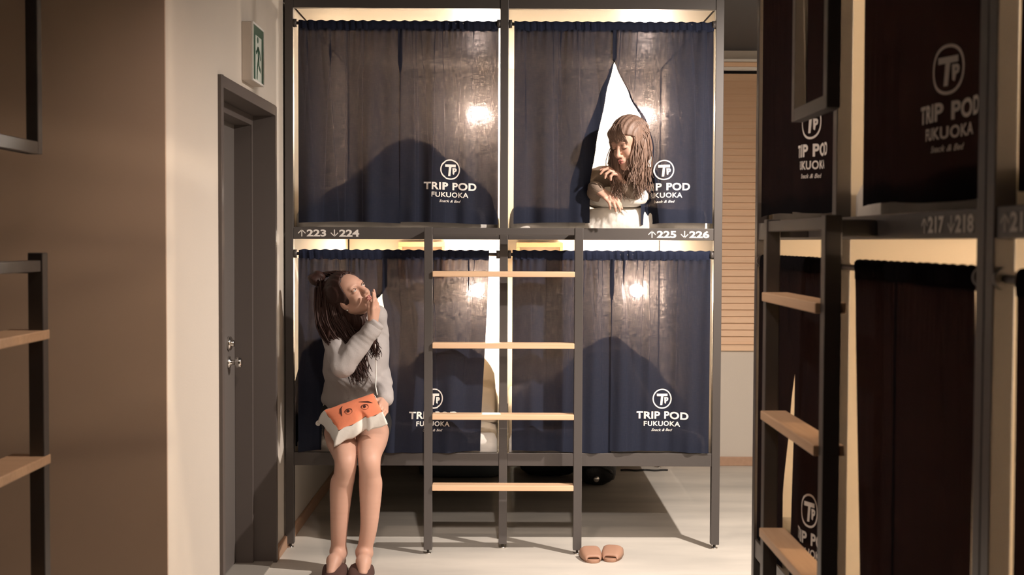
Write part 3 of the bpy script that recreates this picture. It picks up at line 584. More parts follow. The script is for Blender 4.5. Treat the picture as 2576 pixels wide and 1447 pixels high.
# ------------------------------------------------------------------ bodies grown as one distance field
class Field:
    def __init__(s, lo, hi, h):
        s.lo = np.array(lo, float); s.h = h; s.n = np.ceil((np.array(hi) - s.lo) / h).astype(int) + 1
        s.F = np.full(s.n, 0.05, np.float32)
    def _box(s, a, b):
        i0 = np.clip(np.floor((a - s.lo) / s.h).astype(int), 0, s.n - 1); i1 = np.clip(np.ceil((b - s.lo) / s.h).astype(int) + 1, 1, s.n)
        if np.any(i1 <= i0): return None, None
        ax = [(s.lo[k] + np.arange(i0[k], i1[k]) * s.h).astype(np.float32) for k in range(3)]
        return tuple(slice(i0[k], i1[k]) for k in range(3)), np.meshgrid(*ax, indexing='ij', sparse=True)
    def _mix(s, sl, d, k, cut=False):
        A = s.F[sl]
        if cut: A = -A
        h = np.clip(0.5 + 0.5 * (A - d) / k, 0, 1); r = A * (1 - h) + d * h - k * h * (1 - h)
        if cut: r = -r
        s.F[sl] = r
    def cone(s, a, b, ra, rb, k=0.012, cut=False):
        a = np.array(a, float); b = np.array(b, float); m = max(ra, rb) + 0.035 + k
        sl, g = s._box(np.minimum(a, b) - m, np.maximum(a, b) + m)
        if sl is None: return
        d = b - a; L2 = max(float(d @ d), 1e-9)
        t = np.clip(((g[0] - a[0]) * d[0] + (g[1] - a[1]) * d[1] + (g[2] - a[2]) * d[2]) / L2, 0, 1)
        q = np.sqrt((g[0] - a[0] - t * d[0]) ** 2 + (g[1] - a[1] - t * d[1]) ** 2 + (g[2] - a[2] - t * d[2]) ** 2) - (ra + (rb - ra) * t)
        s._mix(sl, q.astype(np.float32), k, cut)
    def curve(s, pts, rs, n=8, k=0.004):
        """a limb along a smooth curve through the joints, radius eased between them"""
        P_ = [np.append(np.array(p, float), r) for p, r in zip(pts, rs)]; out = []
        for i in range(len(P_) - 1):
            p0, p1, p2, p3 = P_[max(i - 1, 0)], P_[i], P_[i + 1], P_[min(i + 2, len(P_) - 1)]
            for q in range(n):
                t = q / n; out.append(0.5 * (2 * p1 + (p2 - p0) * t + (2 * p0 - 5 * p1 + 4 * p2 - p3) * t * t + (3 * p1 - p0 - 3 * p2 + p3) * t ** 3))
        out.append(P_[-1])
        for a, b in zip(out[:-1], out[1:]): s.cone(a[:3], b[:3], a[3], b[3], k)
    def chain(s, pts, rs, k=0.012):
        for i in range(len(pts) - 1): s.cone(pts[i], pts[i + 1], rs[i], rs[i + 1], k)
    def ell(s, c, r, R=None, k=0.012, cut=False):
        c = np.array(c, float); r = np.array(r, float); m = r.max() + 0.035 + k
        sl, g = s._box(c - m, c + m)
        if sl is None: return
        R = np.eye(3) if R is None else np.array(R)                # columns: local axes
        x, y, z = g[0] - c[0], g[1] - c[1], g[2] - c[2]
        l = [(x * R[0, i] + y * R[1, i] + z * R[2, i]) / r[i] for i in range(3)]
        k0 = np.sqrt(l[0] ** 2 + l[1] ** 2 + l[2] ** 2); k1 = np.sqrt((l[0] / r[0]) ** 2 + (l[1] / r[1]) ** 2 + (l[2] / r[2]) ** 2)
        s._mix(sl, (k0 * (k0 - 1) / np.maximum(k1, 1e-6)).astype(np.float32), k, cut)
    def plane_cut(s, fn, a, b):
        """keep only where fn < 0 inside the box a..b"""
        sl, g = s._box(np.array(a, float), np.array(b, float)); s.F[sl] = np.maximum(s.F[sl], fn(*g).astype(np.float32))
    def ripple(s, fn):
        ax = [(s.lo[k] + np.arange(s.n[k]) * s.h).astype(np.float32) for k in range(3)]
        g = np.meshgrid(*ax, indexing='ij', sparse=True); s.F += fn(*g).astype(np.float32)
    def mesh(s):
        F = s.F; F[0] = F[-1] = 0.05; F[:, 0] = F[:, -1] = 0.05; F[:, :, 0] = F[:, :, -1] = 0.05
        I = (F < 0); n = s.n - 1; cnt = np.zeros(n, np.int8)
        for o in np.ndindex(2, 2, 2): cnt += I[o[0]:o[0] + n[0], o[1]:o[1] + n[1], o[2]:o[2] + n[2]]
        idx = np.argwhere((cnt > 0) & (cnt < 8)); vid = np.full(n, -1, np.int32); vid[tuple(idx.T)] = np.arange(len(idx))
        acc = np.zeros((len(idx), 3)); c = np.zeros(len(idx))
        for o in np.ndindex(2, 2, 2):
            for ax in range(3):
                if o[ax]: continue
                o2 = list(o); o2[ax] = 1; f0 = F[tuple((idx + o).T)]; f1 = F[tuple((idx + o2).T)]
                mk = (f0 < 0) != (f1 < 0); t = np.where(mk, f0 / np.where(mk, f0 - f1, 1), 0)
                p = np.array(o, float)[None, :].repeat(len(idx), 0); p[:, ax] = t; acc += p * mk[:, None]; c += mk
        V = s.lo + (idx + acc / c[:, None]) * s.h; Q = []
        for ax in range(3):
            e1, e2 = (ax + 1) % 3, (ax + 2) % 3; sl0 = [slice(None)] * 3; sl1 = [slice(None)] * 3
            sl0[ax] = slice(0, -1); sl1[ax] = slice(1, None); A = I[tuple(sl0)]; B = I[tuple(sl1)]
            for want, flip in ((A & ~B, False), (~A & B, True)):
                p = np.argwhere(want); p = p[(p[:, e1] > 0) & (p[:, e2] > 0)]
                u1 = np.zeros(3, int); u1[e1] = 1; u2 = np.zeros(3, int); u2[e2] = 1
                q = np.stack([vid[tuple(p.T)], vid[tuple((p - u1).T)], vid[tuple((p - u1 - u2).T)], vid[tuple((p - u2).T)]], 1)
                Q.append(q[:, ::-1] if flip else q)
        Q = np.concatenate(Q); Q = Q[(Q >= 0).all(1)]; return V, Q
def field_obj(name, fld, mat_, parent, origin, smooth=1):
    V, Q = fld.mesh()
    for _ in range(smooth):                                        # light relaxation
        A = np.zeros_like(V); c = np.zeros(len(V))
        for i in range(4):
            a, b = Q[:, i], Q[:, (i + 1) % 4]; np.add.at(A, a, V[b]); np.add.at(c, a, 1); np.add.at(A, b, V[a]); np.add.at(c, b, 1)
        V = V * 0.5 + 0.5 * A / np.maximum(c, 1)[:, None]
    V = V - np.array(origin); me = bpy.data.meshes.new(name)
    me.vertices.add(len(V)); me.vertices.foreach_set('co', V.astype(np.float32).ravel())
    me.loops.add(Q.size); me.loops.foreach_set('vertex_index', Q.astype(np.int32).ravel())
    me.polygons.add(len(Q)); me.polygons.foreach_set('loop_start', np.arange(0, Q.size, 4, dtype=np.int32))
    me.polygons.foreach_set('loop_total', np.full(len(Q), 4, np.int32)); me.update(); me.validate()
    me.polygons.foreach_set('use_smooth', np.ones(len(me.polygons), bool))
    me.materials.append(mat_); o = bpy.data.objects.new(name, me); COL.objects.link(o); o.parent = parent; return o
def unit(v): v = np.array(v, float); return v / np.linalg.norm(v)
def rot_about(v, axis, ang):
    return v * math.cos(ang) + np.cross(axis, v) * math.sin(ang) + axis * (axis @ v) * (1 - math.cos(ang))
class Head:
    def __init__(s, c, F_, U_, sc=0.94):
        s.k = sc
        s.c = np.array(c, float); s.f = unit(F_); U_ = np.array(U_, float); s.u = unit(U_ - s.f * (U_ @ s.f)); s.r = np.cross(s.f, s.u)
        s.R = np.stack([s.f, s.u, s.r], 1)
    def p(s, f, u_, r=0.0): return s.c + (s.f * f + s.u * u_ + s.r * r) * s.k
    def build(s, fd, neck):
        E = lambda c, r, k=0.014, cut=False: fd.ell(s.p(*c), np.array(r) * s.k, s.R, k, cut)
        C = lambda a, b, ra, rb, k=0.012, cut=False: fd.cone(s.p(*a), s.p(*b), ra * s.k, rb * s.k, k, cut)
        E((-.012, .045, 0), (.092, .086, .073)); E((.036, .045, 0), (.052, .052, .060), .02)
        E((.030, -.020, 0), (.056, .080, .057), .02)
        for q in (-1, 1):
            E((.055, -.020, q * .034), (.026, .024, .024), .016)                    # cheeks
            C((.000, -.045, q * .052), (.066, -.086, q * .012), .016, .015, .02)     # jaw line
            E((.074, .036, q * .027), (.014, .009, .022), .012)                     # brow ridge
            E((.093, .018, q * .033), (.016, .012, .019), .012, True)               # eye socket
            E((.0755, .0235, q * .032), (.0130, .0085, .0155), .004); E((.0735, .0105, q * .032), (.0125, .0065, .0150), .004)                  # closed lid round the eyeball
            E((-.006, -.004, q * .073), (.015, .031, .009), .006); E((.000, -.022, q * .070), (.009, .011, .006), .005)
            E((.094, -.027, q * .0105), (.009, .0075, .008), .004)                  # nostril wings
        E((.078, -.086, 0), (.017, .015, .018), .016)
        C((.084, .028, 0), (.104, -.018, 0), .0075, .0105, .010); E((.106, -.020, 0), (.0105, .0095, .0105), .006)
        E((.084, -.053, 0), (.014, .018, .026), .012)                               # muzzle under the nose
        E((.094, -.0475, 0), (.0085, .0050, .019), .004); E((.092, -.0595, 0), (.0085, .0055, .016), .004)
        E((.1025, -.0535, 0), (.006, .0016, .021), .002, True)
        fd.cone(s.p(-.018, -.045), neck, .050, .050, .03)
    def part(s, name, par, org, mat_, fn):
        mb = MB(); fn(mb); return obj(name, mb, mat_, par, origin=org)
def hand(fd, wrist, d, n, right, curl, spread=0.10, thumb=(0.5, 0.35), sc=0.95, tcurl=0.4):
    """palm, four unequal fingers in three segments and a thumb off the side of the palm"""
    d = unit(d); n = unit(np.array(n) - d * (np.array(n) @ d)); t = np.cross(d, n) if right else np.cross(n, d); w = np.array(wrist, float)
    off = (.027, .009, -.009, -.025); pl = (.083, .086, .082, .075); fl = ((.040, .024, .020), (.044, .027, .021), (.040, .025, .020), (.031, .019, .017))
    for i in range(4):
        o = off[i] * sc; k = w + d * pl[i] * sc + t * o
        fd.cone(w + d * .012 + t * o * .55, k, .0125 * sc, .0098 * sc, .010)
        dd = rot_about(d, n, (-spread if right else spread) * off[i] / .027 * -1 * .6); ax = np.cross(dd, n); p = k; r = (.0083, .0078, .0070, .0058)
        for j in range(3):
            c = curl[i] if hasattr(curl, '__len__') else curl; c = c * (0.8, 1.2, 0.9)[j]
            dd = rot_about(dd, ax, c); q = p + dd * fl[i][j] * sc; fd.cone(p, q, r[j] * sc, r[j + 1] * sc, .003); p = q
    b = w + d * .022 * sc + t * .020 * sc + n * .006
    td = unit(d * (1 - thumb[0]) + t * thumb[0] + n * thumb[1]); m1 = b + td * .040 * sc; fd.cone(b, m1, .0145 * sc, .0105 * sc, .008)
    t2 = unit(td + d * tcurl); m2 = m1 + t2 * .030 * sc; fd.cone(m1, m2, .0100 * sc, .0088 * sc, .003); fd.cone(m2, m2 + unit(t2 + d * tcurl * .5) * .022 * sc, .0088 * sc, .0066 * sc, .003)
def strand(mb, pts, r0, r1, wob, seed, n=14, sides=5):
    q = random.Random(seed); P_ = [Vector(p) for p in pts]; out = []; a, b, c = (q.uniform(0, 6.28) for _ in range(3)); fr = q.uniform(1.5, 3)
    for i in range(n):
        t = i / (n - 1) * (len(P_) - 1); k = min(int(t), len(P_) - 2); t -= k
        p0, p1, p2, p3 = P_[max(k - 1, 0)], P_[k], P_[k + 1], P_[min(k + 2, len(P_) - 1)]
        p = 0.5 * ((2 * p1) + (p2 - p0) * t + (2 * p0 - 5 * p1 + 4 * p2 - p3) * t * t + (3 * p1 - p0 - 3 * p2 + p3) * t ** 3)
        g = i / (n - 1); p = p + Vector((math.sin(fr * 6.28 * g + a), math.sin(fr * 5 * g + b), math.sin(fr * 4 * g + c))) * wob * g; out.append(p)
    mb.tube(out, [r0 + (r1 - r0) * (i / (n - 1)) ** 2 for i in range(n)], sides)
M_skin = mat('skin', (0.53, 0.315, 0.235), 0.5, noise=0.3, scale=10, color2=(0.58, 0.35, 0.265), sss=0.15, spec=0.35)
M_lips = mat('lips', (0.46, 0.17, 0.15), 0.4)
M_hair = mat('dark brown hair', (0.022, 0.010, 0.008), 0.55, noise=0.25, scale=60, color2=(0.048, 0.021, 0.016), stretch=(3, 3, .4), spec=0.25)
M_hair2 = mat('ash brown hair', (0.12, 0.072, 0.052), 0.55, noise=0.25, scale=60, color2=(0.27, 0.17, 0.125), stretch=(3, 3, .4))
M_fleece = mat('light grey sweatshirt fleece', (0.40, 0.375, 0.37), 0.95, bump=0.12, bscale=180)
M_taupe = mat('taupe knit', (0.20, 0.15, 0.115), 0.95, bump=0.2, bscale=150)
M_short = mat('black shorts', (0.012, 0.011, 0.012), 0.9)
M_eyew = mat('eye white', (0.58, 0.52, 0.48), 0.3); M_iris = mat('dark brown iris', (0.02, 0.01, 0.008), 0.15)
M_orange = mat('coral cushion print', (0.80, 0.25, 0.13), 0.85, bump=0.1, bscale=60); M_cushw = mat('white cushion cloth', (0.75, 0.73, 0.68), 0.9, bump=0.1, bscale=60)
M_ink = mat('brown printed ink', (0.05, 0.012, 0.008), 0.8)
def eye(Hd, par, org, q, gaze=(0, 0), lid=0.0):
    c = Hd.p(.0762, .0172, q * .032)
    e = obj('eye', MB().sphere(c, .0108, 20, 12), M_eyew, par, origin=org)
    g = unit(Hd.f + Hd.u * gaze[1] + Hd.r * gaze[0]); obj('iris', MB().sphere(c + g * .0056, .0064, 16, 10), M_iris, e, origin=org)
    return e

# ---- the seated woman
O1 = np.array([-0.68, 5.62, 0.0]); w1 = empty('person', O1)
tag(w1, 'seated woman in grey sweatshirt with long dark hair, hand beside her mouth, brown slippers', 'person')
H1 = Head(at(886, 750, 5.86), (.60, -.66, .45), (-.56, -.05, .83))
fd = Field((-0.98, 5.36, 0.0), (-0.44, 6.32, 1.44), 0.0025)
neck = at(884, 818, 5.97); chest = np.array([-.705, 6.03, .93]); pelvis = np.array([-.715, 6.14, .655])
shR = at(836, 822, 5.95); shL = at(944, 804, 6.03)
H1.build(fd, neck + np.array([0, .0, -.01]))
fd.ell(chest, (.135, .095, .16), k=.03); fd.ell(pelvis, (.155, .12, .10), k=.04); fd.ell((-.71, 6.08, .79), (.115, .085, .14), k=.04)
fd.cone(neck, chest + np.array([0, 0, .10]), .05, .08, .04); fd.cone(shR, neck + np.array([0, 0, -.03]), .04, .04, .03); fd.cone(shL, neck + np.array([0, 0, -.03]), .04, .04, .03)
elR = at(862, 918, 5.77); wrR = at(939, 824, 5.775); elL = at(950, 925, 6.10); wrL = at(968, 1004, 5.88)
fd.chain([shR, elR, wrR], [.045, .037, .025], .02); fd.chain([shL, elL, wrL], [.045, .037, .025], .02)
hand(fd, wrR + unit(at(950, 760, 5.76) - wrR) * .012, at(949, 745, 5.75) - wrR, (-.80, .50, -.1), True, (.10, .14, .30, .45), thumb=(.16, .22), tcurl=.9, sc=.9)
hand(fd, wrL + np.array([0, -.004, -.006]), at(962, 1046, 5.76) - wrL, (-.8, .15, -.5), False, (.35, .45, .5, .5), thumb=(.5, .5))
knR = np.array([-.708, 5.635, .505]); knL = np.array([-.602, 5.63, .512]); anR = np.array([-.745, 5.675, .095]); anL = np.array([-.628, 5.668, .095])
for hp, kn, an, sx in ((np.array([-.80, 6.12, .635]), knR, anR, -1), (np.array([-.635, 6.12, .635]), knL, anL, 1)):
    m_ = hp * .5 + kn * .5
    c1 = np.array([-.7306 if sx < 0 else -.599, kn[1] + .030, .385]); c2 = np.array([-.741 if sx < 0 else -.606, kn[1] + .030, .215])
    fd.curve([hp, m_ + np.array([sx * .004, 0, .004]), kn * .8 + hp * .2 + np.array([0, .0, .004]), kn + np.array([0, .006, -.004]), kn + np.array([c1[0] - kn[0], 0, -.16]) * .42 + np.array([0, .016, -.008]), c1, c2, an],
             [.084, .073, .057, .0485, .0465, .0505, .0385, .0315])
    fd.ell(an + np.array([.027, 0, -.01]), (.012, .012, .014), k=.012); fd.ell(an + np.array([-.027, 0, -.004]), (.012, .012, .014), k=.012)
    he = an + np.array([0, .03, -.055]); to = np.array([an[0] + sx * .012, an[1] - .165, .036])
    fd.chain([an, he], [.030, .026], .02); fd.chain([an + np.array([0, -.02, -.02]), an * .4 + to * .6 + np.array([0, 0, .012]), to], [.033, .030, .020], .02); fd.cone(he, to + np.array([0, .05, -.008]), .024, .026, .02)
body1 = field_obj('body', fd, M_skin, w1, O1)
for nm in (1, -1): eye(H1, w1, O1, nm, (-.12, .22))
def brow(mb, Hd=H1):
    pass
for q in (1, -1):
    b_ = MB().tube([H1.p(.083, .034, q * .014), H1.p(.0855, .040, q * .026), H1.p(.0775, .0405, q * .040), H1.p(.066, .035, q * .050)], [.0016, .0026, .0022, .0009], 8); obj('eyebrow', b_, M_hair, w1, origin=O1)
    b_ = MB().tube([H1.p(.0835, .0185, q * .0185), H1.p(.0885, .0255, q * .027), H1.p(.0865, .0265, q * .037), H1.p(.0755, .021, q * .049)], [.0008, .0015, .0016, .0008], 8); obj('eyelashes', b_, M_iris, w1, origin=O1)
lp = MB()
for q in (-1, 1):
    lp.tube([H1.p(.1022, -.0475, 0), H1.p(.0995, -.0462, q * .008), H1.p(.0935, -.0478, q * .016), H1.p(.0845, -.0492, q * .025)], [.0040, .0042, .0034, .0012], 10)
    lp.tube([H1.p(.1000, -.0590, 0), H1.p(.0975, -.0588, q * .008), H1.p(.0915, -.0560, q * .016), H1.p(.0850, -.0505, q * .0235)], [.0050, .0048, .0036, .0012], 10)
obj('lips', lp, M_lips, w1, origin=O1)
obj('earring', MB().sphere(H1.p(.004, -.038, .079), .0055, 14, 8), M_chrome, w1, origin=O1)
# sweatshirt
sf = Field((-1.0, 5.60, .60), (-.40, 6.36, 1.20), 0.004)
sf.ell(chest + np.array([0, .0, -.005]), (.158, .125, .18), k=.03); sf.ell((-.71, 6.07, .79), (.150, .120, .15), k=.05); sf.ell(pelvis + np.array([0, -.005, .07]), (.168, .135, .085), k=.05)
nb_ = neck + np.array([0, 0, -.055]); sf.cone(shR, nb_, .058, .05, .03); sf.cone(shL, nb_, .058, .05, .03); sf.cone(nb_, chest, .06, .09, .04)
wr2 = wrR * .97 + elR * .03; sf.chain([shR, elR, wr2], [.062, .058, .040], .015); sf.cone(elR * .12 + wr2 * .88, wr2, .040, .035, .006)
sf.chain([shL, elL, wrL], [.062, .056, .040], .015); sf.chain([chest + np.array([-.05, -.06, -.08]), chest + np.array([.05, -.06, -.08])], [.07, .07], .03)
def folds(x, y, z):
    return (.0036 * np.sin(62 * (x * .75 + z * .9) + 3 * np.sin(22 * y + 9 * z)) * (0.5 + 0.5 * np.sin(19 * x - 23 * z)) + .0036 * np.sin(38 * (x * .9 - z * .75) + 2.5 * np.sin(17 * y)) + .0006 * np.sin(160 * (x + .6 * z) + 4 * np.sin(30 * z)))
sf.ripple(folds)
sf.ell(neck + np.array([0.004, -.045, .028]), (.056, .06, .045), k=.008, cut=True)
def ring_cut(c, d, L_, r): pass
sh_ = field_obj('sweatshirt', sf, M_fleece, w1, O1)
ax_ = unit(wrR - elR)
cu = MB().tube([wr2 - ax_ * .010 + ax_ * (.006 * k) for k in range(9)], [.0395 + .0012 * (k % 2) for k in range(8)] + [.034], 26)
obj('cuff', cu, M_fleece, sh_, origin=O1)
obj('drawstring', MB().tube([at(944, 868, 5.84), at(945, 900, 5.86), at(946, 940, 5.88), at(945, 975, 5.86), at(949, 996, 5.83)], .0028, 8), M_white, sh_, origin=O1)
cf = Field((-1.0, 5.85, .52), (-.42, 6.35, .82), 0.005); cf.ell(pelvis + np.array([0, .0, .0]), (.166, .13, .095), k=.03)
for hp, kn in ((np.array([-.80, 6.12, .635]), knR), (np.array([-.635, 6.12, .635]), knL)): cf.cone(hp, hp * .68 + kn * .32, .092, .084, .02)
cf.ripple(lambda x, y, z: .002 * np.sin(60 * x + 30 * z)); obj_ = field_obj('shorts', cf, M_short, w1, O1)
for an, ang in ((anR, 0.10), (anL, -0.02)):
    so, up = slipper('slipper', an[0] - .004, an[1] - .085, ang, L=.262, Wd=.114, parent=True, zoff=0.0005, t0=.03, t1=.60, hh=.042)
    s_ = obj('slipper', so, M_brown, w1, origin=O1); obj('instep_band', up, M_brown, s_, origin=O1, solid=-0.004)
# hair: skull cap swept back, bun, long waves over the chest
hf = Field((-.99, 5.70, .86), (-.50, 6.10, 1.43), 0.003)
hf.ell(H1.p(-.018, .050), (.098, .094, .083), H1.R, .01); hf.ell(H1.p(-.055, -.01), (.060, .085, .078), H1.R, .03); hf.ell(H1.p(-.05, -.06), (.050, .06, .066), H1.R, .03)
def face_open(x, y, z):
    f = (x - H1.c[0]) * H1.f[0] + (y - H1.c[1]) * H1.f[1] + (z - H1.c[2]) * H1.f[2]; u_ = (x - H1.c[0]) * H1.u[0] + (y - H1.c[1]) * H1.u[1] + (z - H1.c[2]) * H1.u[2]
    r_ = (x - H1.c[0]) * H1.r[0] + (y - H1.c[1]) * H1.r[1] + (z - H1.c[2]) * H1.r[2]
    return np.maximum((f - (.044 + .16 * np.clip(u_ - .075, 0, .1)) + 1.2 * np.abs(np.clip(-u_ + .03, 0, .1)) * .28) * .9, -.05) - 3.0 * (np.abs(r_) > .2)
hf.plane_cut(face_open, H1.c - .199, H1.c + .199)
hf.chain([at(828, 735, 5.905), at(822, 785, 5.88), at(836, 842, 5.85), at(866, 890, 5.825), at(892, 930, 5.80)], [.034, .033, .036, .030, .014], .03)
hf.chain([at(862, 800, 5.88), at(892, 826, 5.87), at(922, 848, 5.862), at(938, 872, 5.858), at(944, 890, 5.855)], [.026, .025, .021, .014, .004], .03)
hf.chain([at(872, 795, 5.88), at(905, 808, 5.855), at(926, 830, 5.85), at(934, 856, 5.85)], [.026, .024, .020, .014], .03)
hf.ripple(lambda x, y, z: .0018 * np.sin(330 * ((x - H1.c[0]) * H1.r[0] + (y - H1.c[1]) * H1.r[1] + (z - H1.c[2]) * H1.r[2]) + 60 * ((x - H1.c[0]) * H1.u[0] + (z - H1.c[2]) * H1.u[2])) * (z > 1.2) + .0026 * np.sin(230 * x + 2.2 * np.sin(38 * z) + 90 * y) * (z <= 1.2))
bun = at(797, 704, 5.93)
hf2 = Field(bun - .07, bun + .07, .003); hf2.ell(bun, (.040, .036, .036)); hf2.ripple(lambda x, y, z: .004 * np.sin(110 * (z - bun[2]) + 70 * (x - bun[0])) )
hair1 = field_obj('hair', hf, M_hair, w1, O1)
field_obj('hair_bun', hf2, M_hair, hair1, O1)
st = MB(); q = random.Random(5)
paths = [([(822, 722, 5.90), (818, 775, 5.87), (826, 825, 5.84), (850, 868, 5.815), (880, 898, 5.80), (900, 950, 5.785)], 150, .024, .0044),
         ([(838, 745, 5.87), (848, 800, 5.84), (872, 845, 5.82), (900, 885, 5.81), (908, 935, 5.795)], 110, .021, .0042),
         ([(822, 715, 5.93), (816, 765, 5.92), (818, 812, 5.90), (830, 848, 5.87), (846, 880, 5.83)], 80, .014, .0042),
         ([(868, 792, 5.88), (893, 822, 5.87), (925, 842, 5.86), (938, 868, 5.855), (944, 892, 5.85)], 60, .013, .0038),
         ([(850, 790, 5.86), (880, 830, 5.845), (905, 850, 5.85), (925, 872, 5.85)], 50, .014, .0038),
         ([(800, 700, 5.95), (835, 690, 5.93), (870, 700, 5.90)], 14, .012, .003)]
for pts, n_, spr, r0 in paths:
    for k in range(n_):
        o_ = np.array([q.gauss(0, spr), q.gauss(0, spr * .5), q.gauss(0, spr * .6)]); e_ = np.array([q.gauss(0, spr * .5), 0, q.gauss(0, spr)])
        P_ = [at(*p) + o_ * (1 - i / len(pts) * .35) + e_ * (i / len(pts)) ** 2 for i, p in enumerate(pts)]
        strand(st, P_, r0 * q.uniform(.7, 1.2), .0012, .010, q.random())
for k in range(150):                                               # combed back from the hairline to the bun
    th = q.uniform(-1.75, 1.75); f0 = .052 - .018 * abs(th) / 1.75 + q.gauss(0, .003); P_ = []
    for i in range(6):
        t = i / 5; f_ = f0 * (1 - t) + (-.085) * t; c_ = math.sqrt(max(1 - ((f_ + .018) / .100) ** 2, .05)); tt_ = th * (1 - .45 * t)
        P_.append(H1.p(f_, .050 + .0965 * c_ * math.cos(tt_), .0855 * c_ * math.sin(tt_)))
    strand(st, P_, .0026, .0014, .0015, q.random(), n=9, sides=4)
obj('hair_lengths', st, M_hair, hair1, fix=False, origin=O1)
# cushion on her lap
cw = empty('face_cushion', at(880, 1060, 5.72)); cw_o = np.array(cw.location); tag(cw, 'coral square cushion printed with two worried eyes and brows, on the seated womans lap', 'cushion')
TL, TR, BL, BR = at(815, 1036, 5.78), at(939, 992, 5.80), at(852, 1086, 5.655), at(962, 1040, 5.67)
nrm = unit(np.cross(TR - TL, BL - TL)); nrm = nrm if nrm[2] > 0 or nrm[1] < 0 else -nrm; nrm = nrm if nrm[1] < 0 else -nrm
thick = np.array([-.006, .022, -.058])
def face_pt(a, b, out=0.0):
    p = TL * (1 - a) * (1 - b) + TR * a * (1 - b) + BL * (1 - a) * b + BR * a * b
    puff = (16 * a * (1 - a) * b * (1 - b)) ** .6
    dent = math.exp(-((a - .56) / .07) ** 2) * b ** 3
    return p + nrm * (.020 * puff - .022 * dent + out) + np.array([0, .012, .030]) * dent
n = 36; fp = [[face_pt(i / (n - 1), j / (n - 1)) for j in range(n)] for i in range(n)]
fc = obj('cushion_face', MB().grid(fp, n, n), M_orange, cw, origin=cw_o, fix=False)
ringp = [(i / (n - 1), 0.0) for i in range(n)] + [(1.0, j / (n - 1)) for j in range(1, n)] + [(i / (n - 1), 1.0) for i in range(n - 2, -1, -1)] + [(0.0, j / (n - 1)) for j in range(n - 2, 0, -1)]
lay = []
for k in range(9):
    t = k / 8; lay.append([])
    for a, b in ringp:
        cen = np.array(face_pt(.5, .5)); p = np.array(face_pt(a, b)); out_ = unit(p - cen - nrm * ((p - cen) @ nrm))
        cr = (abs(2 * a - 1) * abs(2 * b - 1)) ** 4
        lay[-1].append(p + thick * t + out_ * (.004 * math.sin(math.pi * t) + .022 * t * cr + (.010 * t)) + np.array([0, 0, .003 * math.sin(23 * a + 17 * b + 5 * t)]))
mbk = MB().grid(lay, 9, len(ringp)); Nn = len(ringp); mbk.f += [(k * Nn + Nn - 1, k * Nn, (k + 1) * Nn, (k + 1) * Nn + Nn - 1) for k in range(8)]; mbk.sm += [True] * 8
mbk.add(lay[-1], [tuple(range(Nn))], True); obj('cushion_border', mbk, M_cushw, cw, origin=cw_o)
def ink(name, lines):
    mb = MB()
    for pts, ws in lines:
        L_ = [(np.array(face_pt(a, b, .0012)), w_) for (a, b), w_ in zip(pts, ws)]; vs = []; N_2 = len(L_)
        for i, (p, w_) in enumerate(L_):
            d = unit(L_[min(i + 1, N_2 - 1)][0] - L_[max(i - 1, 0)][0]); s_ = np.cross(nrm, d); vs += [p + s_ * w_, p - s_ * w_]
        mb.add(vs, [(2 * i, 2 * i + 1, 2 * i + 3, 2 * i + 2) for i in range(N_2 - 1)], True)
    obj(name, mb, M_ink, fc, origin=cw_o, fix=False)
def arc(c, ra, rb, a0, a1, n=14): return [(c[0] + ra * math.cos(a0 + (a1 - a0) * i / (n - 1)), c[1] + rb * math.sin(a0 + (a1 - a0) * i / (n - 1))) for i in range(n)]
ink('printed_eyebrow', [([(.22, .62), (.24, .45), (.28, .30), (.34, .20)], [.001, .0055, .0045, .001])]); ink('printed_eyebrow', [([(.66, .30), (.74, .36), (.82, .42), (.90, .52)], [.001, .0035, .0055, .001])])
for c in ((.385, .56), (.72, .62)):
    ink('printed_eye', [(arc(c, .070, .105, 0, 6.28, 24), [.0008] * 24), (arc(c, .075, .12, 3.3, 6.1), [.001] + [.0022] * 12 + [.001]), (arc((c[0] - .005, c[1] - .03), .013, .036, 0, 6.28, 16), [.0042] * 16)])

# ---- the woman looking down from the upper capsule
O2 = np.array([0.55, 6.35, 1.656]); w2 = empty('person', O2)
tag(w2, 'woman with long ash brown hair leaning out of the upper capsule, looking down', 'person')
H2 = Head(at(1582, 366, 5.99), (-.66, -.66, -.36), (-.22, -.20, .95))
fd = Field((.22, 5.82, 1.60), (.90, 6.95, 2.16), 0.0028)
nk = np.array([.600, 6.12, 1.845]); ch2 = np.array([.585, 6.36, 1.775]); H2.build(fd, nk)
fd.cone(nk, ch2, .052, .075, .04); fd.ell(ch2, (.15, .17, .085), k=.04); fd.ell((.59, 6.62, 1.745), (.125, .2, .08), k=.04); fd.ell((.59, 6.83, 1.745), (.15, .11, .085), k=.04)
sR2 = np.array([.478, 6.36, 1.81]); sL2 = np.array([.700, 6.34, 1.81]); eR2 = np.array([.452, 6.30, 1.715]); eL2 = np.array([.655, 6.22, 1.712]); wR2 = at(1496, 476, 6.05); wL2 = at(1572, 470, 6.03)
fd.chain([sR2, eR2, wR2], [.046, .038, .025], .02); fd.chain([sL2, eL2, wL2], [.046, .038, .025], .02)
hand(fd, wR2 + np.array([.010, 0, -.002]), at(1530, 496, 6.00) - wR2, (-.1, .55, -.8), True, (.30, .35, .42, .5), thumb=(.45, .3))
hand(fd, wL2 + np.array([-.004, -.004, .008]), at(1550, 437, 6.0) - wL2, (-.85, -.30, .2), False, (.50, .65, .8, .9), thumb=(.5, .4))
field_obj('body', fd, M_skin, w2, O2)
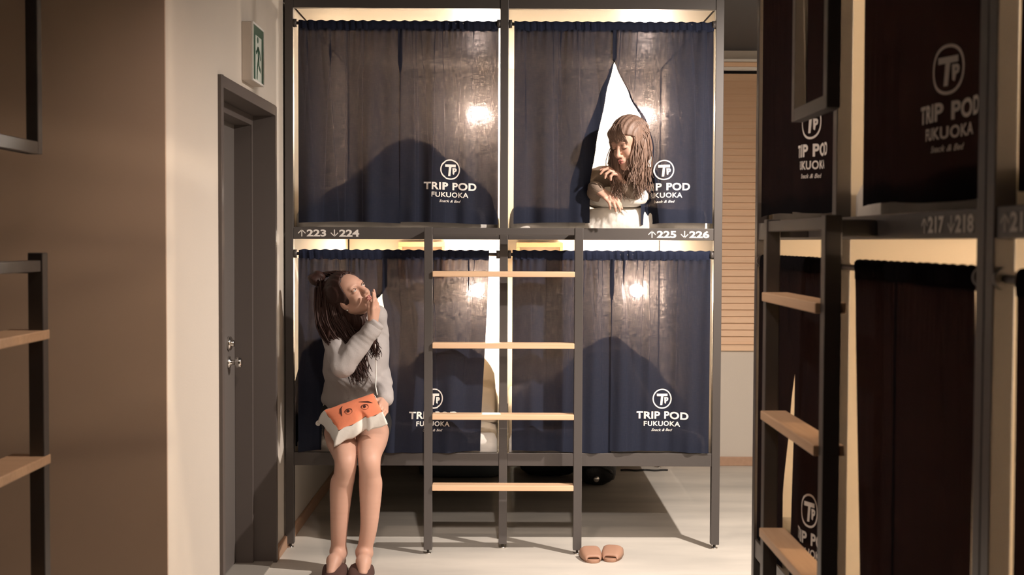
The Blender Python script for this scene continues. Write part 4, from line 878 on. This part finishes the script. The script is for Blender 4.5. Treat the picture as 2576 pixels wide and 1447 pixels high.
for q in (1, -1):
    e = obj('eyelid', MB().sphere(H2.p(.0762, .0175, q * .032), (.0128, .0128, .0128), 20, 12), M_skin, w2, origin=O2)
    b_ = MB().tube([H2.p(.0845, .0110, q * .0185), H2.p(.0895, .0080, q * .027), H2.p(.0870, .0080, q * .037), H2.p(.0760, .0125, q * .049)], [.0008, .0015, .0017, .0009], 8); obj('eyelashes', b_, M_iris, w2, origin=O2)
    b_ = MB().tube([H2.p(.083, .034, q * .014), H2.p(.0855, .039, q * .026), H2.p(.0775, .0395, q * .040), H2.p(.066, .034, q * .050)], [.0014, .0022, .0018, .0008], 8); obj('eyebrow', b_, M_hair, w2, origin=O2)
lp = MB()
for q in (-1, 1):
    lp.tube([H2.p(.1022, -.0475, 0), H2.p(.0995, -.0465, q * .008), H2.p(.0935, -.0490, q * .015), H2.p(.0855, -.0520, q * .022)], [.0040, .0042, .0034, .0012], 10)
    lp.tube([H2.p(.1000, -.0590, 0), H2.p(.0975, -.0588, q * .008), H2.p(.0915, -.0570, q * .014), H2.p(.0865, -.0530, q * .0205)], [.0050, .0048, .0036, .0012], 10)
obj('lips', lp, M_lips, w2, origin=O2)
sf = Field((.20, 5.98, 1.60), (.92, 7.02, 1.96), 0.0045)
sf.ell(ch2, (.172, .19, .098), k=.04); sf.ell((.59, 6.62, 1.75), (.15, .23, .092), k=.04); sf.ell((.59, 6.85, 1.75), (.17, .12, .095), k=.04); sf.cone(nk + np.array([0, .05, -.02]), ch2, .064, .09, .03)
sf.chain([sR2, eR2, wR2], [.062, .056, .036], .015); sf.chain([sL2, eL2, wL2], [.060, .050, .034], .015)
sf.ripple(lambda x, y, z: .004 * np.sin(70 * (x * .8 + z) + 3 * np.sin(20 * y)) + .003 * np.sin(50 * (x - y)))
field_obj('sweater', sf, M_taupe, w2, O2)
hf = Field(H2.c - np.array([.22, .22, .29]), H2.c + .22, 0.003)
hf.ell(H2.p(-.016, .052), (.100, .095, .085), H2.R, .01); hf.ell(H2.p(-.05, -.02), (.06, .09, .08), H2.R, .03)
for p0, dr, r0 in ((H2.p(.005, .045, .070), (.012, -.012), .030), (H2.p(-.035, .04, .070), (.035, 0), .034), (H2.p(-.07, .03, .03), (.03, .01), .036), (H2.p(-.03, .02, -.066), (-.006, 0), .026)):
    hf.curve([p0, p0 + np.array([dr[0] * .4, dr[1] * .4, -.09]), p0 + np.array([dr[0], dr[1], -.17]), p0 + np.array([dr[0] * 1.1, dr[1], -.215])], [r0, r0, r0 * .8, r0 * .35], 5, .012)
def face_open2(x, y, z):
    f = (x - H2.c[0]) * H2.f[0] + (y - H2.c[1]) * H2.f[1] + (z - H2.c[2]) * H2.f[2]; u_ = (x - H2.c[0]) * H2.u[0] + (y - H2.c[1]) * H2.u[1] + (z - H2.c[2]) * H2.u[2]
    return f - (.034 + 1.4 * np.clip(u_ - .050, 0, .1))
hf.plane_cut(face_open2, H2.c - np.array([.219, .219, .03]), H2.c + .219)
hf.ripple(lambda x, y, z: .0018 * np.sin(300 * ((x - H2.c[0]) * H2.r[0] + (y - H2.c[1]) * H2.r[1] + (z - H2.c[2]) * H2.r[2]) + 40 * (z - H2.c[2])) * (z > H2.c[2] - .02) + .0024 * np.sin(310 * x + 190 * y + 2 * np.sin(30 * z)) * (z <= H2.c[2] - .02))
hair2 = field_obj('hair', hf, M_hair2, w2, O2)
st = MB(); q = random.Random(9)
def hang(n_, root, drop, spr, r0, tip=(0, 0)):
    for k in range(n_):
        a_, b_ = q.uniform(-1, 1), q.uniform(-1, 1); p0 = H2.p(root[0] + .02 * a_, root[1] + .015 * b_, root[2] + .016 * b_); D_ = drop * q.uniform(.8, 1.1)
        o_ = H2.p(root[0] * 1.12 + .02 * a_, root[1] - .045, root[2] * 1.2 + .016 * b_) if root[1] > .04 else p0 + np.array([0, 0, -.05])
        e1 = o_ + np.array([q.gauss(0, spr), q.gauss(0, spr * .6), -D_ * .45]); e2 = o_ + np.array([tip[0] + q.gauss(0, spr * 1.4), tip[1] + q.gauss(0, spr), -D_])
        strand(st, [p0, o_, e1, e2], r0 * q.uniform(.6, 1.0), .0009, .0045, q.random())
hang(130, (.010, .085, .060), .25, .012, .0034, (.020, -.01)); hang(130, (-.035, .080, .058), .27, .014, .0036, (.035, .0)); hang(100, (-.07, .06, .03), .27, .016, .0036, (.03, .0))
hang(50, (.020, .080, -.055), .20, .010, .0032, (-.01, -.0)); hang(40, (-.03, .07, -.07), .24, .012, .0034); hang(70, (.015, .02, .074), .21, .010, .0030, (.012, -.01))
for k in range(90):                                                # fringe falling over the brow
    a_ = q.uniform(-.052, .055); p0 = H2.p(.045 + q.gauss(0, .004), .128, a_ * .55)
    strand(st, [p0, H2.p(.085, .100, a_ * .9), H2.p(.092 - abs(a_) * .25, .065, a_ * 1.05), H2.p(.090 - abs(a_) * .3, .030 + q.gauss(0, .006), a_ * 1.12 + q.gauss(0, .004))], .0024, .0008, .002, q.random())
for k in range(260):                                               # parted at the crown, falling to both sides
    f0 = q.uniform(-.095, .060); sd = q.choice((-1, 1)); c_ = math.sqrt(max(1 - ((f0 + .016) / .102) ** 2, .04)); a1 = q.uniform(1.3, 1.75); P_ = []
    for i in range(6):
        tt_ = .03 + (a1 - .03) * i / 5; P_.append(H2.p(f0 - .012 * i / 5, .052 + .098 * c_ * math.cos(tt_), sd * .0885 * c_ * math.sin(tt_)))
    strand(st, P_, .0024, .0020, .003, q.random(), n=9, sides=4)
obj('hair_lengths', st, M_hair2, hair2, fix=False, origin=O2)
# bedding around her
def pillow(c, r, seed, rz=0.0, p=2.6, amp=.05, n=44):
    mb = lumpy((0, 0, 0), r, seed, p, n, amp); Rm = Matrix.Rotation(rz, 4, 'Z')
    return mb, Rm
def soft(c, r, seed, rz=0.0, p=2.6, amp=.05, n=48):
    q2 = np.random.default_rng(seed); d = q2.normal(size=(8, 3)); f = q2.uniform(2, 7, 8); ph = q2.uniform(0, 6.28, 8); rows = []; cs, sn = math.cos(rz), math.sin(rz)
    for i in range(n):
        row = []
        for j in range(n // 2 + 1):
            th = 2 * math.pi * i / n; fi = math.pi * j / (n // 2); v = np.array([math.sin(fi) * math.cos(th), math.sin(fi) * math.sin(th), math.cos(fi)])
            k = (abs(v[0]) ** p + abs(v[1]) ** p + abs(v[2]) ** p) ** (-1 / p) * (1 + amp * sum(math.sin(f[m] * (d[m] @ v) + ph[m]) for m in range(8)) / 3)
            w_ = v * k * np.array(r); row.append((c[0] + w_[0] * cs - w_[1] * sn, c[1] + w_[0] * sn + w_[1] * cs, c[2] + w_[2]))
        rows.append(row)
    return MB().grid(rows, n, n // 2 + 1, closed_u=True)
t_ = obj('pillow', soft((.555, 6.22, 1.708), (.155, .115, .052), 3, 0.06, 2.8, .035), M_sheet); tag(t_, 'white pillow under the hands of the woman in the upper capsule', 'pillow')
t_ = obj('pillow', soft((-.900, 6.27, .620), (.105, .14, .065), 8, 0.3, 2.8, .04), M_sheet); tag(t_, 'grey white pillow on the mattress edge left of the seated woman', 'pillow')
